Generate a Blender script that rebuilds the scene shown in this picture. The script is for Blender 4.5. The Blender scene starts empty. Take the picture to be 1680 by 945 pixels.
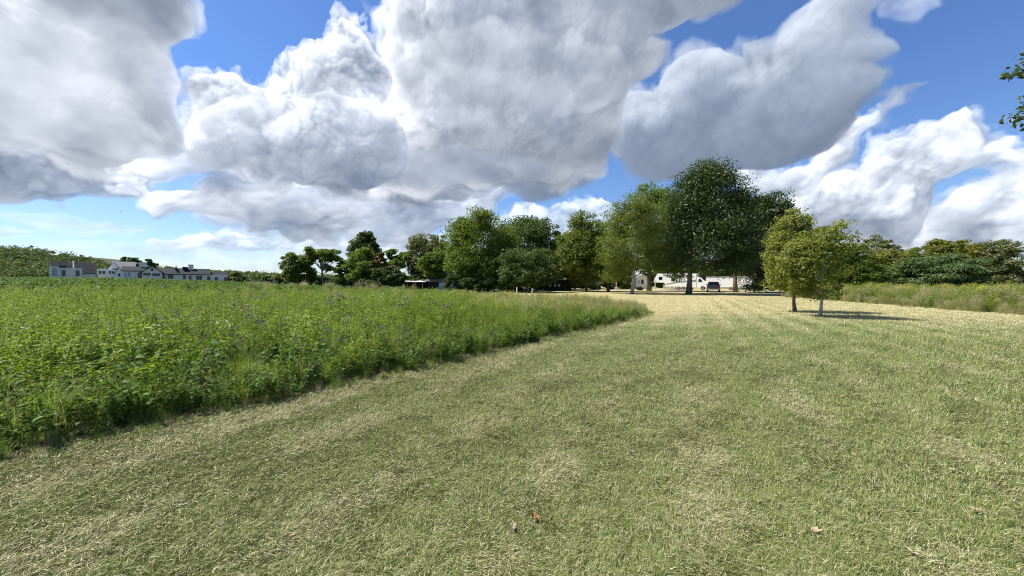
import bpy, math, random, time
import numpy as np
R_ = math.radians
C = bpy.context.scene.collection
scene = bpy.context.scene
# ---------------------------------------------------------------- camera ----
CAM_H = 1.6
cam_d = bpy.data.cameras.new('camera'); cam = bpy.data.objects.new('camera', cam_d); C.objects.link(cam)
cam_d.sensor_width = 36; cam_d.lens = 620 / 1680 * 36; cam_d.clip_end = 6000; cam_d.clip_start = .05
cam.location = (0, 0, CAM_H)
from mathutils import Matrix
cam.matrix_world = Matrix.Translation((0, 0, CAM_H)) @ Matrix.Rotation(R_(90 - .97), 4, 'X') @ Matrix.Rotation(R_(.27), 4, 'Z')
scene.camera = cam
# ------------------------------------------------------------------ light ---
SUN_EL, SUN_AZ = R_(56), R_(-80)          # azimuth from +Y (ahead), clockwise
EXPOSURE = 0.64
SUN_STRENGTH, SKY_STRENGTH, CLOUD_GAIN = 5.0, 0.10, 4.9
sun_d = bpy.data.lights.new('sun', 'SUN'); sun = bpy.data.objects.new('sun', sun_d); C.objects.link(sun)
sun_d.energy = SUN_STRENGTH; sun_d.angle = R_(.53); sun_d.color = (1, .955, .88)
sdir = (math.cos(SUN_EL) * math.sin(SUN_AZ), math.cos(SUN_EL) * math.cos(SUN_AZ), math.sin(SUN_EL))
from mathutils import Vector
sun.rotation_euler = Vector(sdir).to_track_quat('Z', 'Y').to_euler()
vs = scene.view_settings
vs.view_transform = 'Standard'; vs.look = 'None'; vs.gamma = 1; vs.exposure = EXPOSURE; vs.use_curve_mapping = False
scene.render.engine = 'CYCLES'
cy = scene.cycles
cy.max_bounces = 6; cy.diffuse_bounces = 3; cy.glossy_bounces = 2; cy.transmission_bounces = 4; cy.transparent_max_bounces = 6
cy.volume_bounces = 1; cy.caustics_reflective = False; cy.caustics_refractive = False
cy.use_adaptive_sampling = True; cy.adaptive_threshold = .02
cy.use_denoising = True; cy.denoiser = 'OPENIMAGEDENOISE'; cy.denoising_input_passes = 'RGB_ALBEDO_NORMAL'; cy.denoising_prefilter = 'NONE'
cy.pixel_filter_type = 'BLACKMAN_HARRIS'; cy.filter_width = 1.05
# ---------------------------------------------------------------- clouds ----
# The clouds are a small volume simulation: densities on a 3D grid (azimuth x
# elevation x distance), lit by marching the sun's light through the grid, then
# integrated along the line of sight into a patch of the sky at infinity.
SKY_RES = 700.0                       # samples per radian
SKY_AZ = (-1.25, 1.25)
SKY_EL = (-0.02, 0.90)
def _resize(a, n, axis):
    m = a.shape[axis]
    t = (np.arange(n) + 0.5) * (m - 3) / n + 1.0
    i = np.clip(t.astype(int), 0, m - 2); f = (t - i).astype(np.float32)
    f = f * f * (3 - 2 * f)
    sh = [1] * a.ndim; sh[axis] = n; f = f.reshape(sh)
    return np.take(a, i, axis) * (1 - f) + np.take(a, i + 1, axis) * f
def vnoise(rng, shape, cell):
    """smooth value noise on a grid, cell = feature size per axis"""
    g = rng.random([int(s / c) + 5 for s, c in zip(shape, cell)], dtype=np.float32)
    # order: small axes first keeps the arrays light
    for ax in (2, 1, 0)[-len(shape):] if len(shape) == 3 else (1, 0):
        g = _resize(g, shape[ax], ax)
    return g
def worley_tile(nc=7, res=14, seed=4):
    """periodic 3D tile of round puffs: 1 - (distance to the nearest seed point)^2"""
    rng = np.random.default_rng(seed); n = nc * res
    pts = rng.random((nc, nc, nc, 3), dtype=np.float32)
    t = (np.arange(n, dtype=np.float32) + .5) / res; ci = t.astype(int)
    best = np.full((n, n, n), 9, np.float32)
    for a in (-1, 0, 1):
        for b in (-1, 0, 1):
            for c in (-1, 0, 1):
                p = pts[np.ix_((ci + a) % nc, (ci + b) % nc, (ci + c) % nc)]
                d = (ci + a - t)[:, None, None] + p[..., 0]; d = d * d
                e = (ci + b - t)[None, :, None] + p[..., 1]; d += e * e
                e = (ci + c - t)[None, None, :] + p[..., 2]; d += e * e
                np.minimum(best, d, out=best)
    return 1 - best, res
WT, WRES = worley_tile()
def puffs(rng, shape, cell):
    g = WT; n = WT.shape[0]
    for ax in (2, 1, 0):
        t = (np.arange(shape[ax]) / cell[ax] * WRES + rng.random() * n).astype(np.float64)
        i = np.floor(t).astype(int); f = (t - i).astype(np.float32); sh = [1, 1, 1]; sh[ax] = shape[ax]; f = f.reshape(sh)
        g = np.take(g, i % n, ax) * (1 - f) + np.take(g, (i + 1) % n, ax) * f
    return g
def sdf_poly(P, X, Y):
    P = np.array(P, float); n = len(P)
    d = np.full(X.shape, 1e9, np.float32); ins = np.zeros(X.shape, bool)
    for i in range(n):
        ax, ay = P[i]; bx, by = P[(i + 1) % n]
        ex, ey = bx - ax, by - ay
        wx, wy = X - ax, Y - ay
        t = np.clip((wx * ex + wy * ey) / (ex * ex + ey * ey + 1e-9), 0, 1)
        d = np.minimum(d, (wx - ex * t) ** 2 + (wy - ey * t) ** 2)
        c = ((ay <= Y) & (by > Y)) | ((by <= Y) & (ay > Y))
        ins ^= c & (X < ax + (Y - ay) / (by - ay + 1e-12) * ex)
    d = np.sqrt(d)
    return np.where(ins, d, -d).astype(np.float32)
def blur_ax(a, r, axis):
    k = np.arange(-2 * r, 2 * r + 1); w = np.exp(-k * k / (2.0 * (r * .8 + .1) ** 2)); w /= w.sum()
    out = np.zeros_like(a); pad = [(0, 0)] * a.ndim; pad[axis] = (2 * r, 2 * r)
    b = np.pad(a, pad, mode='edge')
    for q, ww in enumerate(w):
        sl = [slice(None)] * a.ndim; sl[axis] = slice(q, q + a.shape[axis])
        out += b[tuple(sl)] * np.float32(ww)
    return out
def sky_to_plan(az, el):
    """where a sky direction falls on the plan the cloud outlines were drawn on (1680 x 945, f = 620)"""
    px = 840 + 620 * np.tan(az)
    yh = 458 + 8 * px / 1680
    py = yh - 620 * np.tan(el) / np.cos(az)
    return px, py
def build_clouds(CLOUDS, sun_az, sun_el):
    W = int((SKY_AZ[1] - SKY_AZ[0]) * SKY_RES); H = int((SKY_EL[1] - SKY_EL[0]) * SKY_RES)
    az = SKY_AZ[0] + (np.arange(W) + .5) / SKY_RES
    el = SKY_EL[1] - (np.arange(H) + .5) / SKY_RES            # row 0 = top
    AZ, EL = np.meshgrid(az, el)
    PX, PY = sky_to_plan(AZ, EL); PX = PX.astype(np.float32); PY = PY.astype(np.float32)
    rgb = np.zeros((H, W, 3), np.float32); T = np.ones((H, W), np.float32)
    s = np.array([math.cos(sun_el) * math.sin(sun_az), math.cos(sun_el) * math.cos(sun_az), math.sin(sun_el)])
    for ci, c in enumerate(CLOUDS):                           # nearest first
        rng = np.random.default_rng(c.get('seed', ci + 11))
        P = np.array(c['poly'], float); R = c.get('R', 80.0); A = c.get('amp', 40.0)
        m = A * .9 + 10
        box = (PX > P[:, 0].min() - m) & (PX < P[:, 0].max() + m) & (PY > P[:, 1].min() - m) & (PY < P[:, 1].max() + m)
        ys = np.where(box.any(1))[0]; xs = np.where(box.any(0))[0]
        if not len(ys) or not len(xs): continue
        y0, y1, x0, x1 = ys[0], ys[-1] + 1, xs[0], xs[-1] + 1
        px, py = PX[y0:y1, x0:x1], PY[y0:y1, x0:x1]
        h, w = px.shape
        sc = c.get('scale', 60.0)
        # domain warp of the outline
        wx = (vnoise(rng, (h, w), (sc, sc)) - .5) * sc * c.get('warp', .22) + (vnoise(rng, (h, w), (sc / 3, sc / 3)) - .5) * min(sc, 70) * .22
        wy = (vnoise(rng, (h, w), (sc, sc)) - .5) * sc * c.get('warp', .22) + (vnoise(rng, (h, w), (sc / 3, sc / 3)) - .5) * min(sc, 70) * .22
        sd = sdf_poly(P, px + wx, py + wy) + c.get('grow', 4.0)
        nz = c.get('nz', 26); dz = 2 * (R + A * .6) / nz
        z = ((np.arange(nz) + .5) - nz / 2) * dz
        t = np.clip(sd / R, 0, 1)
        hgt = np.where(sd > 0, R * np.sqrt(np.clip(t * (2 - t), 0, 1)), sd)   # half thickness
        # flat-ish base: lose noise amplitude near the base if asked
        den = np.empty((h, w, nz), np.float32)
        for k in range(nz): den[:, :, k] = hgt - abs(z[k]) * np.where(sd > 0, 1.0, 1.0)
        ax, ay = c.get('stretch', (1.0, 1.0))
        g = 0; amp = 1.0; f = sc; tot = 0
        for o in range(c.get('oct', 7)):
            if f < c.get('fmin', 3.2) and o > 1: break
            cs = (max(f * ay, 1.6), max(f * ax, 1.6), max(f / dz, 1.01))
            if c.get('billow', True) and f > 5: n = puffs(rng, (h, w, nz), cs)
            else: n = vnoise(rng, (h, w, nz), cs)
            g = g + n * amp; tot += amp
            amp *= c.get('rough', .58); f *= .5
        g = g / tot - (.5 if not c.get('billow', True) else c.get('bias', .61))
        den += g * (2.9 * A)
        den = np.clip(den / c.get('soft', 9.0), 0, 1)
        fine = vnoise(rng, (h, w), (9, 9)) * .15 + .85
        den *= fine[:, :, None]
        if 'density' in c: den *= c['density']
        # light march
        am, em = float(AZ[y0:y1, x0:x1].mean()), float(EL[y0:y1, x0:x1].mean())
        r = np.array([math.cos(am), -math.sin(am), 0]); fw = np.array([math.sin(am), math.cos(am), 0])
        u = -math.sin(em) * fw + np.array([0, 0, math.cos(em)]); d = math.cos(em) * fw + np.array([0, 0, math.sin(em)])
        su, sr, sdp = s @ u, s @ r, s @ d
        su = max(su, .35)
        kx = -sr / su; kz = -sdp / su / dz; step = math.sqrt(1 + kx * kx + (kz * dz) ** 2)
        sig = c.get('sigma', .02)
        def sweep(kx, kz, step, rows):
            tau = np.zeros((w, nz), np.float32); out = np.empty((h, w, nz), np.float32)
            xi = np.arange(w) - kx; i0 = np.floor(xi).astype(int); fx = (xi - i0).astype(np.float32)[:, None]
            zi = np.arange(nz) - kz; j0 = np.floor(zi).astype(int); fz = (zi - j0).astype(np.float32)[None, :]
            v = lambda i, n_: np.clip(i, 0, n_ - 1)
            okz0 = ((j0 >= 0) & (j0 < nz)).astype(np.float32)[None]; okz1 = ((j0 + 1 >= 0) & (j0 + 1 < nz)).astype(np.float32)[None]
            for y in rows:
                a = tau[v(i0, w)] * (1 - fx) + tau[v(i0 + 1, w)] * fx
                a = a[:, v(j0, nz)] * ((1 - fz) * okz0) + a[:, v(j0 + 1, nz)] * (fz * okz1)
                tau = a + den[y] * np.float32(sig * step)
                out[y] = tau
            return out
        tau = sweep(kx, kz, step, range(h))
        tau = np.maximum(tau - sig * 2, 0)
        L = .60 * np.exp(-tau) + .30 * np.exp(-.22 * tau) + .22 * np.exp(-.05 * tau)
        up = sweep(0, 0, 1.0, range(h))
        Aup = np.exp(-.12 * up)
        del up, tau
        # integrate away from the viewer
        Tl = np.ones((h, w), np.float32); Ls = np.zeros((h, w), np.float32); As = np.zeros((h, w), np.float32); Z = np.zeros((h, w), np.float32)
        sv = c.get('view_sigma', .05)
        for k in range(nz):
            a = 1 - np.exp(-den[:, :, k] * sv * dz)
            Ls += Tl * a * L[:, :, k]; As += Tl * a * Aup[:, :, k]; Z += Tl * a * np.float32(z[k]); Tl *= 1 - a
        alpha = 1 - Tl
        Z = Z / np.maximum(alpha, .02); Z = np.where(alpha > .05, Z, R * .5)
        Z1 = blur_ax(blur_ax(Z, 1, 0), 1, 1)
        gy, gx = np.gradient(Z1)                      # rows run downwards; z runs away from the viewer
        nx, ny, nzv = gx, -gy, -np.ones_like(Z1) * c.get('flat', 2.2)
        nl = np.sqrt(nx * nx + ny * ny + nzv * nzv)
        # the surface faces the viewer: n = (dz/dx, dz/dup, -1)
        lam = (nx * sr + ny * (s @ u) + nzv * sdp) / nl
        Zs = blur_ax(blur_ax(Z1, 7, 0), 7, 1); Zb = blur_ax(blur_ax(Z1, 24, 0), 24, 1)
        cav = np.clip((Z1 - Zs) / 9, -1, 1) * .5 + np.clip((Z1 - Zb) / 26, -1, 1) * .8
        rel = c.get('relief', .6)
        Ls *= np.clip(.80 + rel * (.75 * lam - .55 * cav), .15, 1.9)
        # broad soft noise patches stand in for shade from higher parts of the cloud
        q = c.get('patch', 1.0) * .75; ps = c.get('pscale', sc * .9)
        pn = vnoise(rng, (h, w), (ps * .75, ps * 1.2)) * .55 + vnoise(rng, (h, w), (ps * .34, ps * .5)) * .3 + vnoise(rng, (h, w), (ps * .15, ps * .2)) * .15
        pn = np.clip((pn - .5) * 3.4, -1, 1)
        Ls *= np.clip(1 + .75 * q * pn, .10, 2.2); As *= np.clip(1 + .25 * q * pn, .4, 2)
        As *= np.clip(1 - rel * .40 * cav, .5, 1.4)
        sunc = np.array(c.get('sun', (1.0, .985, .95))) * c.get('gain', 1.0) * 1.14
        amb_t = np.array(c.get('amb', (.15, .205, .31))); amb_b = np.array(c.get('base', (.088, .130, .205)))
        col = Ls[..., None] * sunc + As[..., None] * amb_t + alpha[..., None] * amb_b
        al = c.get('alpha', 1.0)
        # turbulence: bend the finished cloud a little so no lattice shows
        dx = np.zeros((h, w), np.float32); dy = np.zeros((h, w), np.float32)
        for fs, am_ in ((80, 16), (36, 8), (16, 3), (7, 1.2)):
            fs *= c.get('tw', 1.0); am_ *= c.get('tw', 1.0)
            dx += (vnoise(rng, (h, w), (fs, fs)) - .5) * am_; dy += (vnoise(rng, (h, w), (fs, fs)) - .5) * am_
        gy_, gx_ = np.mgrid[0:h, 0:w]
        sx = np.clip(gx_ + dx, 0, w - 1.01); sy = np.clip(gy_ + dy, 0, h - 1.01)
        ix, iy = sx.astype(int), sy.astype(int); fx = (sx - ix)[..., None]; fy = (sy - iy)[..., None]
        ca = np.concatenate([col, alpha[..., None]], 2)
        ca = (ca[iy, ix] * (1 - fx) + ca[iy, ix + 1] * fx) * (1 - fy) + (ca[iy + 1, ix] * (1 - fx) + ca[iy + 1, ix + 1] * fx) * fy
        col, alpha = ca[..., :3], ca[..., 3]
        Tt = T[y0:y1, x0:x1]
        rgb[y0:y1, x0:x1] += (Tt * al)[..., None] * col
        T[y0:y1, x0:x1] = Tt * (1 - alpha * al)
    return rgb, 1 - T, PX, PY
CLOUDS = [
 # nearest first; outlines on the 1680 x 945 plan
 dict(name='veil_a', seed=131, scale=90, R=26, amp=44, sigma=.008, alpha=.42, billow=False, soft=60, grow=0, relief=.1, gain=1.15, stretch=(1.6,.8),
   poly=[(-300,60),(60,20),(200,60),(330,150),(420,260),(300,290),(120,240),(-300,230)]),
 dict(name='veil_b', seed=137, scale=80, R=26, amp=44, sigma=.008, alpha=.40, billow=False, soft=60, grow=0, relief=.1, gain=1.15,
   poly=[(600,120),(700,60),(860,40),(1000,80),(1060,130),(960,200),(800,210),(680,200)]),
 dict(name='veil_c', seed=139, scale=60, R=20, amp=34, sigma=.008, alpha=.45, billow=False, soft=50, grow=0, relief=.1, gain=1.2, stretch=(1.8,.7),
   poly=[(220,300),(360,290),(520,310),(640,300),(640,350),(500,365),(360,345),(240,335)]),
 dict(name='left', seed=3, relief=.28, soft=20, nz=36, patch=1.2, pscale=90, gain=1.9, scale=130, R=110, amp=62, sigma=.014,
   poly=[(-500,-500),(290,-500),(292,0),(318,30),(312,55),(288,80),(304,120),(300,180),(308,245),(290,268),(230,262),(180,268),(120,250),(60,225),(0,205),(-500,170)]),
 dict(name='midfront', nz=34, seed=15, relief=.38, soft=18, scale=80, R=70, amp=50, sigma=.035,
   poly=[(330,190),(380,165),(450,180),(520,150),(580,165),(640,190),(660,250),(620,300),(520,310),(440,290),(350,270),(310,240)]),
 dict(name='darkbase', seed=91, scale=80, R=60, amp=34, sigma=.05, soft=75, gain=.30, relief=.15, alpha=.72, base=(.12,.165,.25), tw=1.3,
   poly=[(590,285),(600,255),(640,240),(700,250),(760,235),(820,250),(880,262),(900,285),(840,300),(760,312),(680,318),(620,310)]),
 dict(name='midright', grow=2, seed=17, relief=.26, soft=18, nz=40, patch=.85, pscale=70, scale=120, R=100, amp=56, sigma=.020, gain=1.45,
   poly=[(620,72),(632,62),(632,40),(644,24),(642,0),(640,-500),(1260,-500),(1190,4),(1150,20),(1118,42),(1085,66),(1062,76),(1092,86),(1090,108),(1068,126),(1030,150),(1005,190),(1000,236),(975,275),(900,300),(800,305),(700,310),(620,300),(600,250),(630,200),(640,150)]),
 dict(name='midbase', grow=10, seed=9, relief=.2, scale=80, R=60, amp=46, sigma=.05, soft=30, gain=.6, tw=1.2,
   poly=[(560,262),(600,240),(680,235),(760,215),(850,200),(920,215),(990,222),(1000,245),(975,282),(940,302),(880,308),(820,312),(740,326),(660,318),(600,300)]),
 dict(name='tuft', grow=-5, nz=34, seed=5, scale=75, R=90, amp=44, sigma=.022, gain=1.15, soft=7, relief=.5, patch=1.0, pscale=45,
   poly=[(305,128),(330,118),(362,104),(388,110),(405,128),(430,132),(436,116),(450,114),(464,122),(478,116),(480,96),(502,88),(510,74),(528,66),(552,46),(558,34),(570,30),(586,38),(602,60),(612,86),(640,110),(700,150),(700,330),(600,330),(500,318),(440,300),(380,285),(330,270),(300,262),(308,200)]),
 dict(name='shelf', alpha=.92, seed=8, relief=.6, grow=10, scale=80, R=44, amp=34, sigma=.025, stretch=(1.8,1), gain=1.15, soft=16,
   poly=[(300,330),(400,300),(330,285),(190,285),(260,262),(420,265),(560,290),(700,300),(830,300),(800,340),(740,366),(660,382),(560,392),(470,385),(380,360)]),
 dict(name='rim', seed=18, scale=50, R=34, amp=28, sigma=.03, stretch=(1.5,1),
   poly=[(246,338),(250,322),(290,312),(350,312),(430,322),(520,345),(580,368),(480,382),(420,372),(330,358),(270,350)]),
 dict(name='grey', grow=5, seed=21, scale=110, relief=.22, R=70, amp=50, sigma=.04, gain=.6, soft=22, patch=.7, amb=(.2,.27,.40),
   poly=[(985,150),(1012,158),(1062,172),(1085,150),(1100,118),(1126,96),(1160,90),(1215,98),(1224,70),(1245,56),(1290,30),(1340,8),(1350,-20),(1405,-40),(1414,5),(1408,34),(1444,66),(1450,78),(1410,100),(1438,112),(1432,128),(1384,176),(1386,188),(1340,236),(1290,262),(1240,268),(1190,268),(1140,278),(1080,288),(1035,284),(1005,262),(960,220)]),
 dict(name='lowleft', grow=10, seed=31, scale=60, R=50, amp=38, sigma=.035,
   poly=[(-500,150),(0,180),(80,215),(150,255),(250,285),(245,315),(200,322),(150,318),(100,322),(40,326),(0,318),(-500,330)]),
 dict(name='small', grow=-1, relief=.2, soft=16, tw=.5, seed=41, scale=40, R=22, amp=12, sigma=.03, gain=.5, view_sigma=.05,
   poly=[(1425,178),(1440,160),(1470,142),(1528,134),(1505,155),(1474,180),(1445,188)]),
 dict(name='band', grow=3, tw=.6, relief=.35, soft=14, gain=.9, seed=43, scale=55, R=40, amp=32, sigma=.035,
   poly=[(1180,270),(1260,285),(1330,262),(1372,222),(1385,196),(1440,184),(1444,200),(1400,235),(1385,262),(1340,300),(1290,324),(1230,312),(1180,300)]),
 dict(name='tower', gain=.84, tw=.5, relief=.38, soft=9, grow=3, seed=47, scale=60, R=60, amp=40, sigma=.035,
   poly=[(1200,350),(1290,330),(1332,300),(1352,288),(1402,284),(1430,262),(1446,236),(1490,225),(1500,208),(1536,198),(1555,185),(1574,182),(1582,196),(1590,218),(1602,240),(1640,230),(1660,232),(1645,250),(1672,256),(1664,268),(1600,275),(1562,285),(1536,302),(1524,336),(1490,400),(1200,400)]),
 dict(name='lowright', tw=.5, relief=.35, soft=13, gain=.75, seed=53, scale=55, R=50, amp=34, sigma=.035,
   poly=[(1500,345),(1572,312),(1640,282),(1700,264),(2600,200),(2600,420),(1240,420),(1240,355),(1330,350),(1450,365)]),
 dict(name='lumps', tw=.5, alpha=.8, grow=4, amb=(.25,.32,.42), seed=59, scale=30, R=28, amp=14, sigma=.02,
   poly=[(835,352),(850,340),(880,337),(895,345),(915,331),(940,337),(960,330),(985,325),(1005,345),(1060,420),(600,420),(640,402),(655,386),(690,384),(720,386),(745,372),(760,362),(800,355)]),
 dict(name='lowmid', tw=.5, seed=61, scale=30, R=22, amp=14, sigma=.02, alpha=.85, grow=4, stretch=(1.6,.8),
   poly=[(250,398),(300,388),(330,380),(370,374),(420,372),(480,384),(560,384),(640,390),(640,425),(560,425),(470,412),(400,410),(340,410)]),
 dict(name='streak', seed=67, scale=40, R=14, amp=9, sigma=.01, alpha=.8, stretch=(4,.6), billow=False, soft=14,
   poly=[(0,350),(60,354),(150,362),(255,378),(230,388),(140,384),(60,372),(0,362)]),
 dict(name='haze', seed=71, scale=50, R=20, amp=18, sigma=.01, alpha=.55, stretch=(3,.6), billow=False, soft=20,
   poly=[(-1500,440),(-1500,400),(0,405),(200,400),(400,410),(640,405),(1100,400),(2600,380),(2600,560),(-1500,560)]),
 dict(name='wisp', seed=97, scale=36, R=14, amp=15, sigma=.01, alpha=.5, billow=False, soft=26, grow=0,
   poly=[(585,-5),(612,6),(628,30),(622,52),(606,34),(592,18)]),
 dict(name='wisp2', seed=98, scale=50, R=22, amp=24, sigma=.01, alpha=.5, billow=False, soft=34, grow=0,
   poly=[(1425,-40),(1500,-30),(1535,5),(1490,30),(1440,40),(1420,15)]),
 dict(name='fragment', seed=99, scale=30, R=12, amp=14, sigma=.01, alpha=.6, soft=14, grow=0, stretch=(2,1),
   poly=[(-60,365),(40,366),(50,374),(0,380),(-60,378)]),
]
# ------------------------------------------------------------ node helper ---
class N:
    def __init__(s, tree): s.t = tree; s.n = tree.nodes; s.l = tree.links
    def add(s, kind, **kw):
        n = s.n.new(kind)
        for k, v in kw.items():
            if k.startswith('i_'): s.set(n, k[2:], v)
            else: setattr(n, k, v)
        return n
    def set(s, n, key, v):
        key = int(key) if key.isdigit() else key.replace('_', ' ')
        sock = n.inputs[key]
        if isinstance(v, bpy.types.NodeSocket): s.l.new(v, sock)
        else: sock.default_value = v
    def math(s, op, a, b=None, c=None, clamp=False):
        n = s.n.new('ShaderNodeMath'); n.operation = op; n.use_clamp = clamp
        for i, v in enumerate((a, b, c)):
            if v is None: continue
            if isinstance(v, bpy.types.NodeSocket): s.l.new(v, n.inputs[i])
            else: n.inputs[i].default_value = v
        return n.outputs[0]
    def mix(s, f, a, b, blend='MIX'):
        n = s.n.new('ShaderNodeMix'); n.data_type = 'RGBA'; n.blend_type = blend
        for i, v in ((0, f), (6, a), (7, b)):
            if isinstance(v, bpy.types.NodeSocket): s.l.new(v, n.inputs[i])
            elif i == 0: n.inputs[0].default_value = v
            else: n.inputs[i].default_value = (*v, 1)
        return n.outputs[2]
    def noise(s, vec, scale, detail=3, rough=.55, out='Fac'):
        n = s.n.new('ShaderNodeTexNoise')
        if vec is not None: s.l.new(vec, n.inputs['Vector'])
        n.inputs['Scale'].default_value = scale; n.inputs['Detail'].default_value = detail; n.inputs['Roughness'].default_value = rough
        return n.outputs[out]
    def ramp(s, f, lo, hi, a=0.0, b=1.0):
        n = s.n.new('ShaderNodeMapRange'); n.interpolation_type = 'SMOOTHSTEP'
        s.l.new(f, n.inputs[0]) if isinstance(f, bpy.types.NodeSocket) else None
        for i, v in ((1, lo), (2, hi), (3, a), (4, b)): n.inputs[i].default_value = v
        return n.outputs[0]
# ------------------------------------------------------------------ world ---
world = bpy.data.worlds.new('World'); scene.world = world; world.use_nodes = True
W = N(world.node_tree); W.n.clear()
sky = W.add('ShaderNodeTexSky', sky_type='NISHITA', sun_disc=False, sun_elevation=SUN_EL, sun_rotation=SUN_AZ,
            air_density=1.0, dust_density=.25, ozone_density=2.4, altitude=100)
crgb, calpha, _, _ = build_clouds(CLOUDS, SUN_AZ, SUN_EL)
hh, ww = calpha.shape
buf = np.ones((hh, ww, 4), np.float32); buf[..., :3] = crgb / np.maximum(calpha, 1e-3)[..., None]; buf[..., 3] = calpha
edge = np.minimum(1, (np.arange(ww) + .5) / 60); edge = np.minimum(edge, edge[::-1])
buf[..., 3] *= edge[None]
def float_image(name, arr, alpha=True):
    im = bpy.data.images.new(name, arr.shape[1], arr.shape[0], alpha=alpha, float_buffer=True)
    im.colorspace_settings.name = 'Linear Rec.709'; im.alpha_mode = 'CHANNEL_PACKED'
    im.pixels.foreach_set(np.ascontiguousarray(arr[::-1]).ravel()); im.update(); im.pack()
    return im
cloud_im = float_image('cloud_field', buf)
del buf, crgb, calpha
tc = W.add('ShaderNodeTexCoord')
sep = W.add('ShaderNodeSeparateXYZ', i_0=tc.outputs['Generated'])
x_, y_, z_ = sep.outputs
azn = W.math('ARCTAN2', x_, y_)
eln = W.math('ARCSINE', z_)
uu = W.math('DIVIDE', W.math('SUBTRACT', azn, SKY_AZ[0]), SKY_AZ[1] - SKY_AZ[0])
vv = W.math('DIVIDE', W.math('SUBTRACT', eln, SKY_EL[0]), SKY_EL[1] - SKY_EL[0])
uv = W.add('ShaderNodeCombineXYZ', i_0=uu, i_1=vv)
ctex = W.add('ShaderNodeTexImage', image=cloud_im, extension='CLIP', interpolation='Linear', i_Vector=uv.outputs[0])
# plain scattered clouds for the rest of the dome
zc = W.math('MAXIMUM', z_, .08)
dome = W.add('ShaderNodeCombineXYZ', i_0=W.math('DIVIDE', x_, zc), i_1=W.math('DIVIDE', y_, zc))
nn = W.noise(dome.outputs[0], 1.1, 6, .6)
inside = W.math('MULTIPLY', W.ramp(uu, -.005, .03), W.ramp(uu, 1.005, .97))
inside = W.math('MULTIPLY', inside, W.ramp(vv, 1.0, .88))
rest = W.math('MULTIPLY', W.math('MULTIPLY', W.ramp(nn, .50, .62), W.ramp(z_, .02, .12)), W.math('SUBTRACT', 1, inside))
skyc = W.mix(1.0, sky.outputs[0], W.mix(W.ramp(z_, .0, .45), (.70, .80, .97), (.60, .79, 1.08)), 'MULTIPLY')
ccol = W.mix(1.0, ctex.outputs['Color'], (CLOUD_GAIN,) * 3, 'MULTIPLY')
c1 = W.mix(rest, skyc, tuple(CLOUD_GAIN * v for v in (.62, .66, .72)))
c2 = W.mix(ctex.outputs['Alpha'], c1, ccol)
bg = W.add('ShaderNodeBackground', i_Color=c2, i_Strength=SKY_STRENGTH)
wo = W.add('ShaderNodeOutputWorld', i_Surface=bg.outputs[0])
world.cycles.sampling_method = 'MANUAL'; world.cycles.sample_map_resolution = 1024

# -------------------------------------------------------------- materials ---
def principled(name, col, rough=.7, metal=0, var=.15, vscale=3.0, bump=0, spec=.3, coat=0):
    m = bpy.data.materials.new(name); m.use_nodes = True; k = N(m.node_tree)
    b = k.n['Principled BSDF']; tcx = k.add('ShaderNodeTexCoord')
    nz = k.noise(tcx.outputs['Object'], vscale, 5, .6)
    fac = k.ramp(nz, .3, .7)
    c = k.mix(fac, tuple(v * (1 - var) for v in col), tuple(min(1, v * (1 + var)) for v in col))
    k.set(b, 'Base Color', c); b.inputs['Roughness'].default_value = rough; b.inputs['Metallic'].default_value = metal
    b.inputs['Specular IOR Level'].default_value = spec; b.inputs['Coat Weight'].default_value = coat
    if bump:
        bn = k.add('ShaderNodeBump', i_Strength=bump, i_Distance=.02, i_Height=k.noise(tcx.outputs['Object'], vscale * 8, 4)); k.set(b, 'Normal', bn.outputs[0])
    return m
def leafmat(name, cols, trans=.35, rough=.5, spec=.35, attr=None, clump=.25, gl=None):
    """cols: list of base colours mixed at random leaf by leaf and in loose clumps"""
    m = bpy.data.materials.new(name); m.use_nodes = True; k = N(m.node_tree); k.n.clear()
    geo = k.add('ShaderNodeNewGeometry')
    if attr: rnd = k.add('ShaderNodeAttribute', attribute_name=attr).outputs['Fac']
    else: rnd = geo.outputs['Random Per Island']
    nz = k.noise(geo.outputs['Position'], clump, 3, .6)
    f = k.math('ADD', k.math('MULTIPLY', rnd, .6), k.math('MULTIPLY', k.ramp(nz, .3, .7), .4))
    cr = k.add('ShaderNodeValToRGB', i_Fac=f); el = cr.color_ramp.elements
    while len(el) < len(cols): el.new(.5)
    for i, c in enumerate(cols): el[i].position = i / (len(cols) - 1); el[i].color = (*c, 1)
    col = cr.outputs[0]
    br = k.math('MULTIPLY_ADD', k.noise(geo.outputs['Position'], clump * 9, 2), .7, .65)
    hs = k.add('ShaderNodeHueSaturation', i_Value=br, i_Color=col); col = hs.outputs[0]
    b = k.add('ShaderNodeBsdfPrincipled', i_Base_Color=col, i_Roughness=rough); b.inputs['Specular IOR Level'].default_value = spec
    t = k.add('ShaderNodeBsdfTranslucent', i_Color=k.mix(1.0, col, (1.25, 1.35, .55), 'MULTIPLY'))
    ms = k.add('ShaderNodeMixShader', i_0=trans, i_1=b.outputs[0], i_2=t.outputs[0])
    k.add('ShaderNodeOutputMaterial', i_Surface=ms.outputs[0])
    return m
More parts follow.
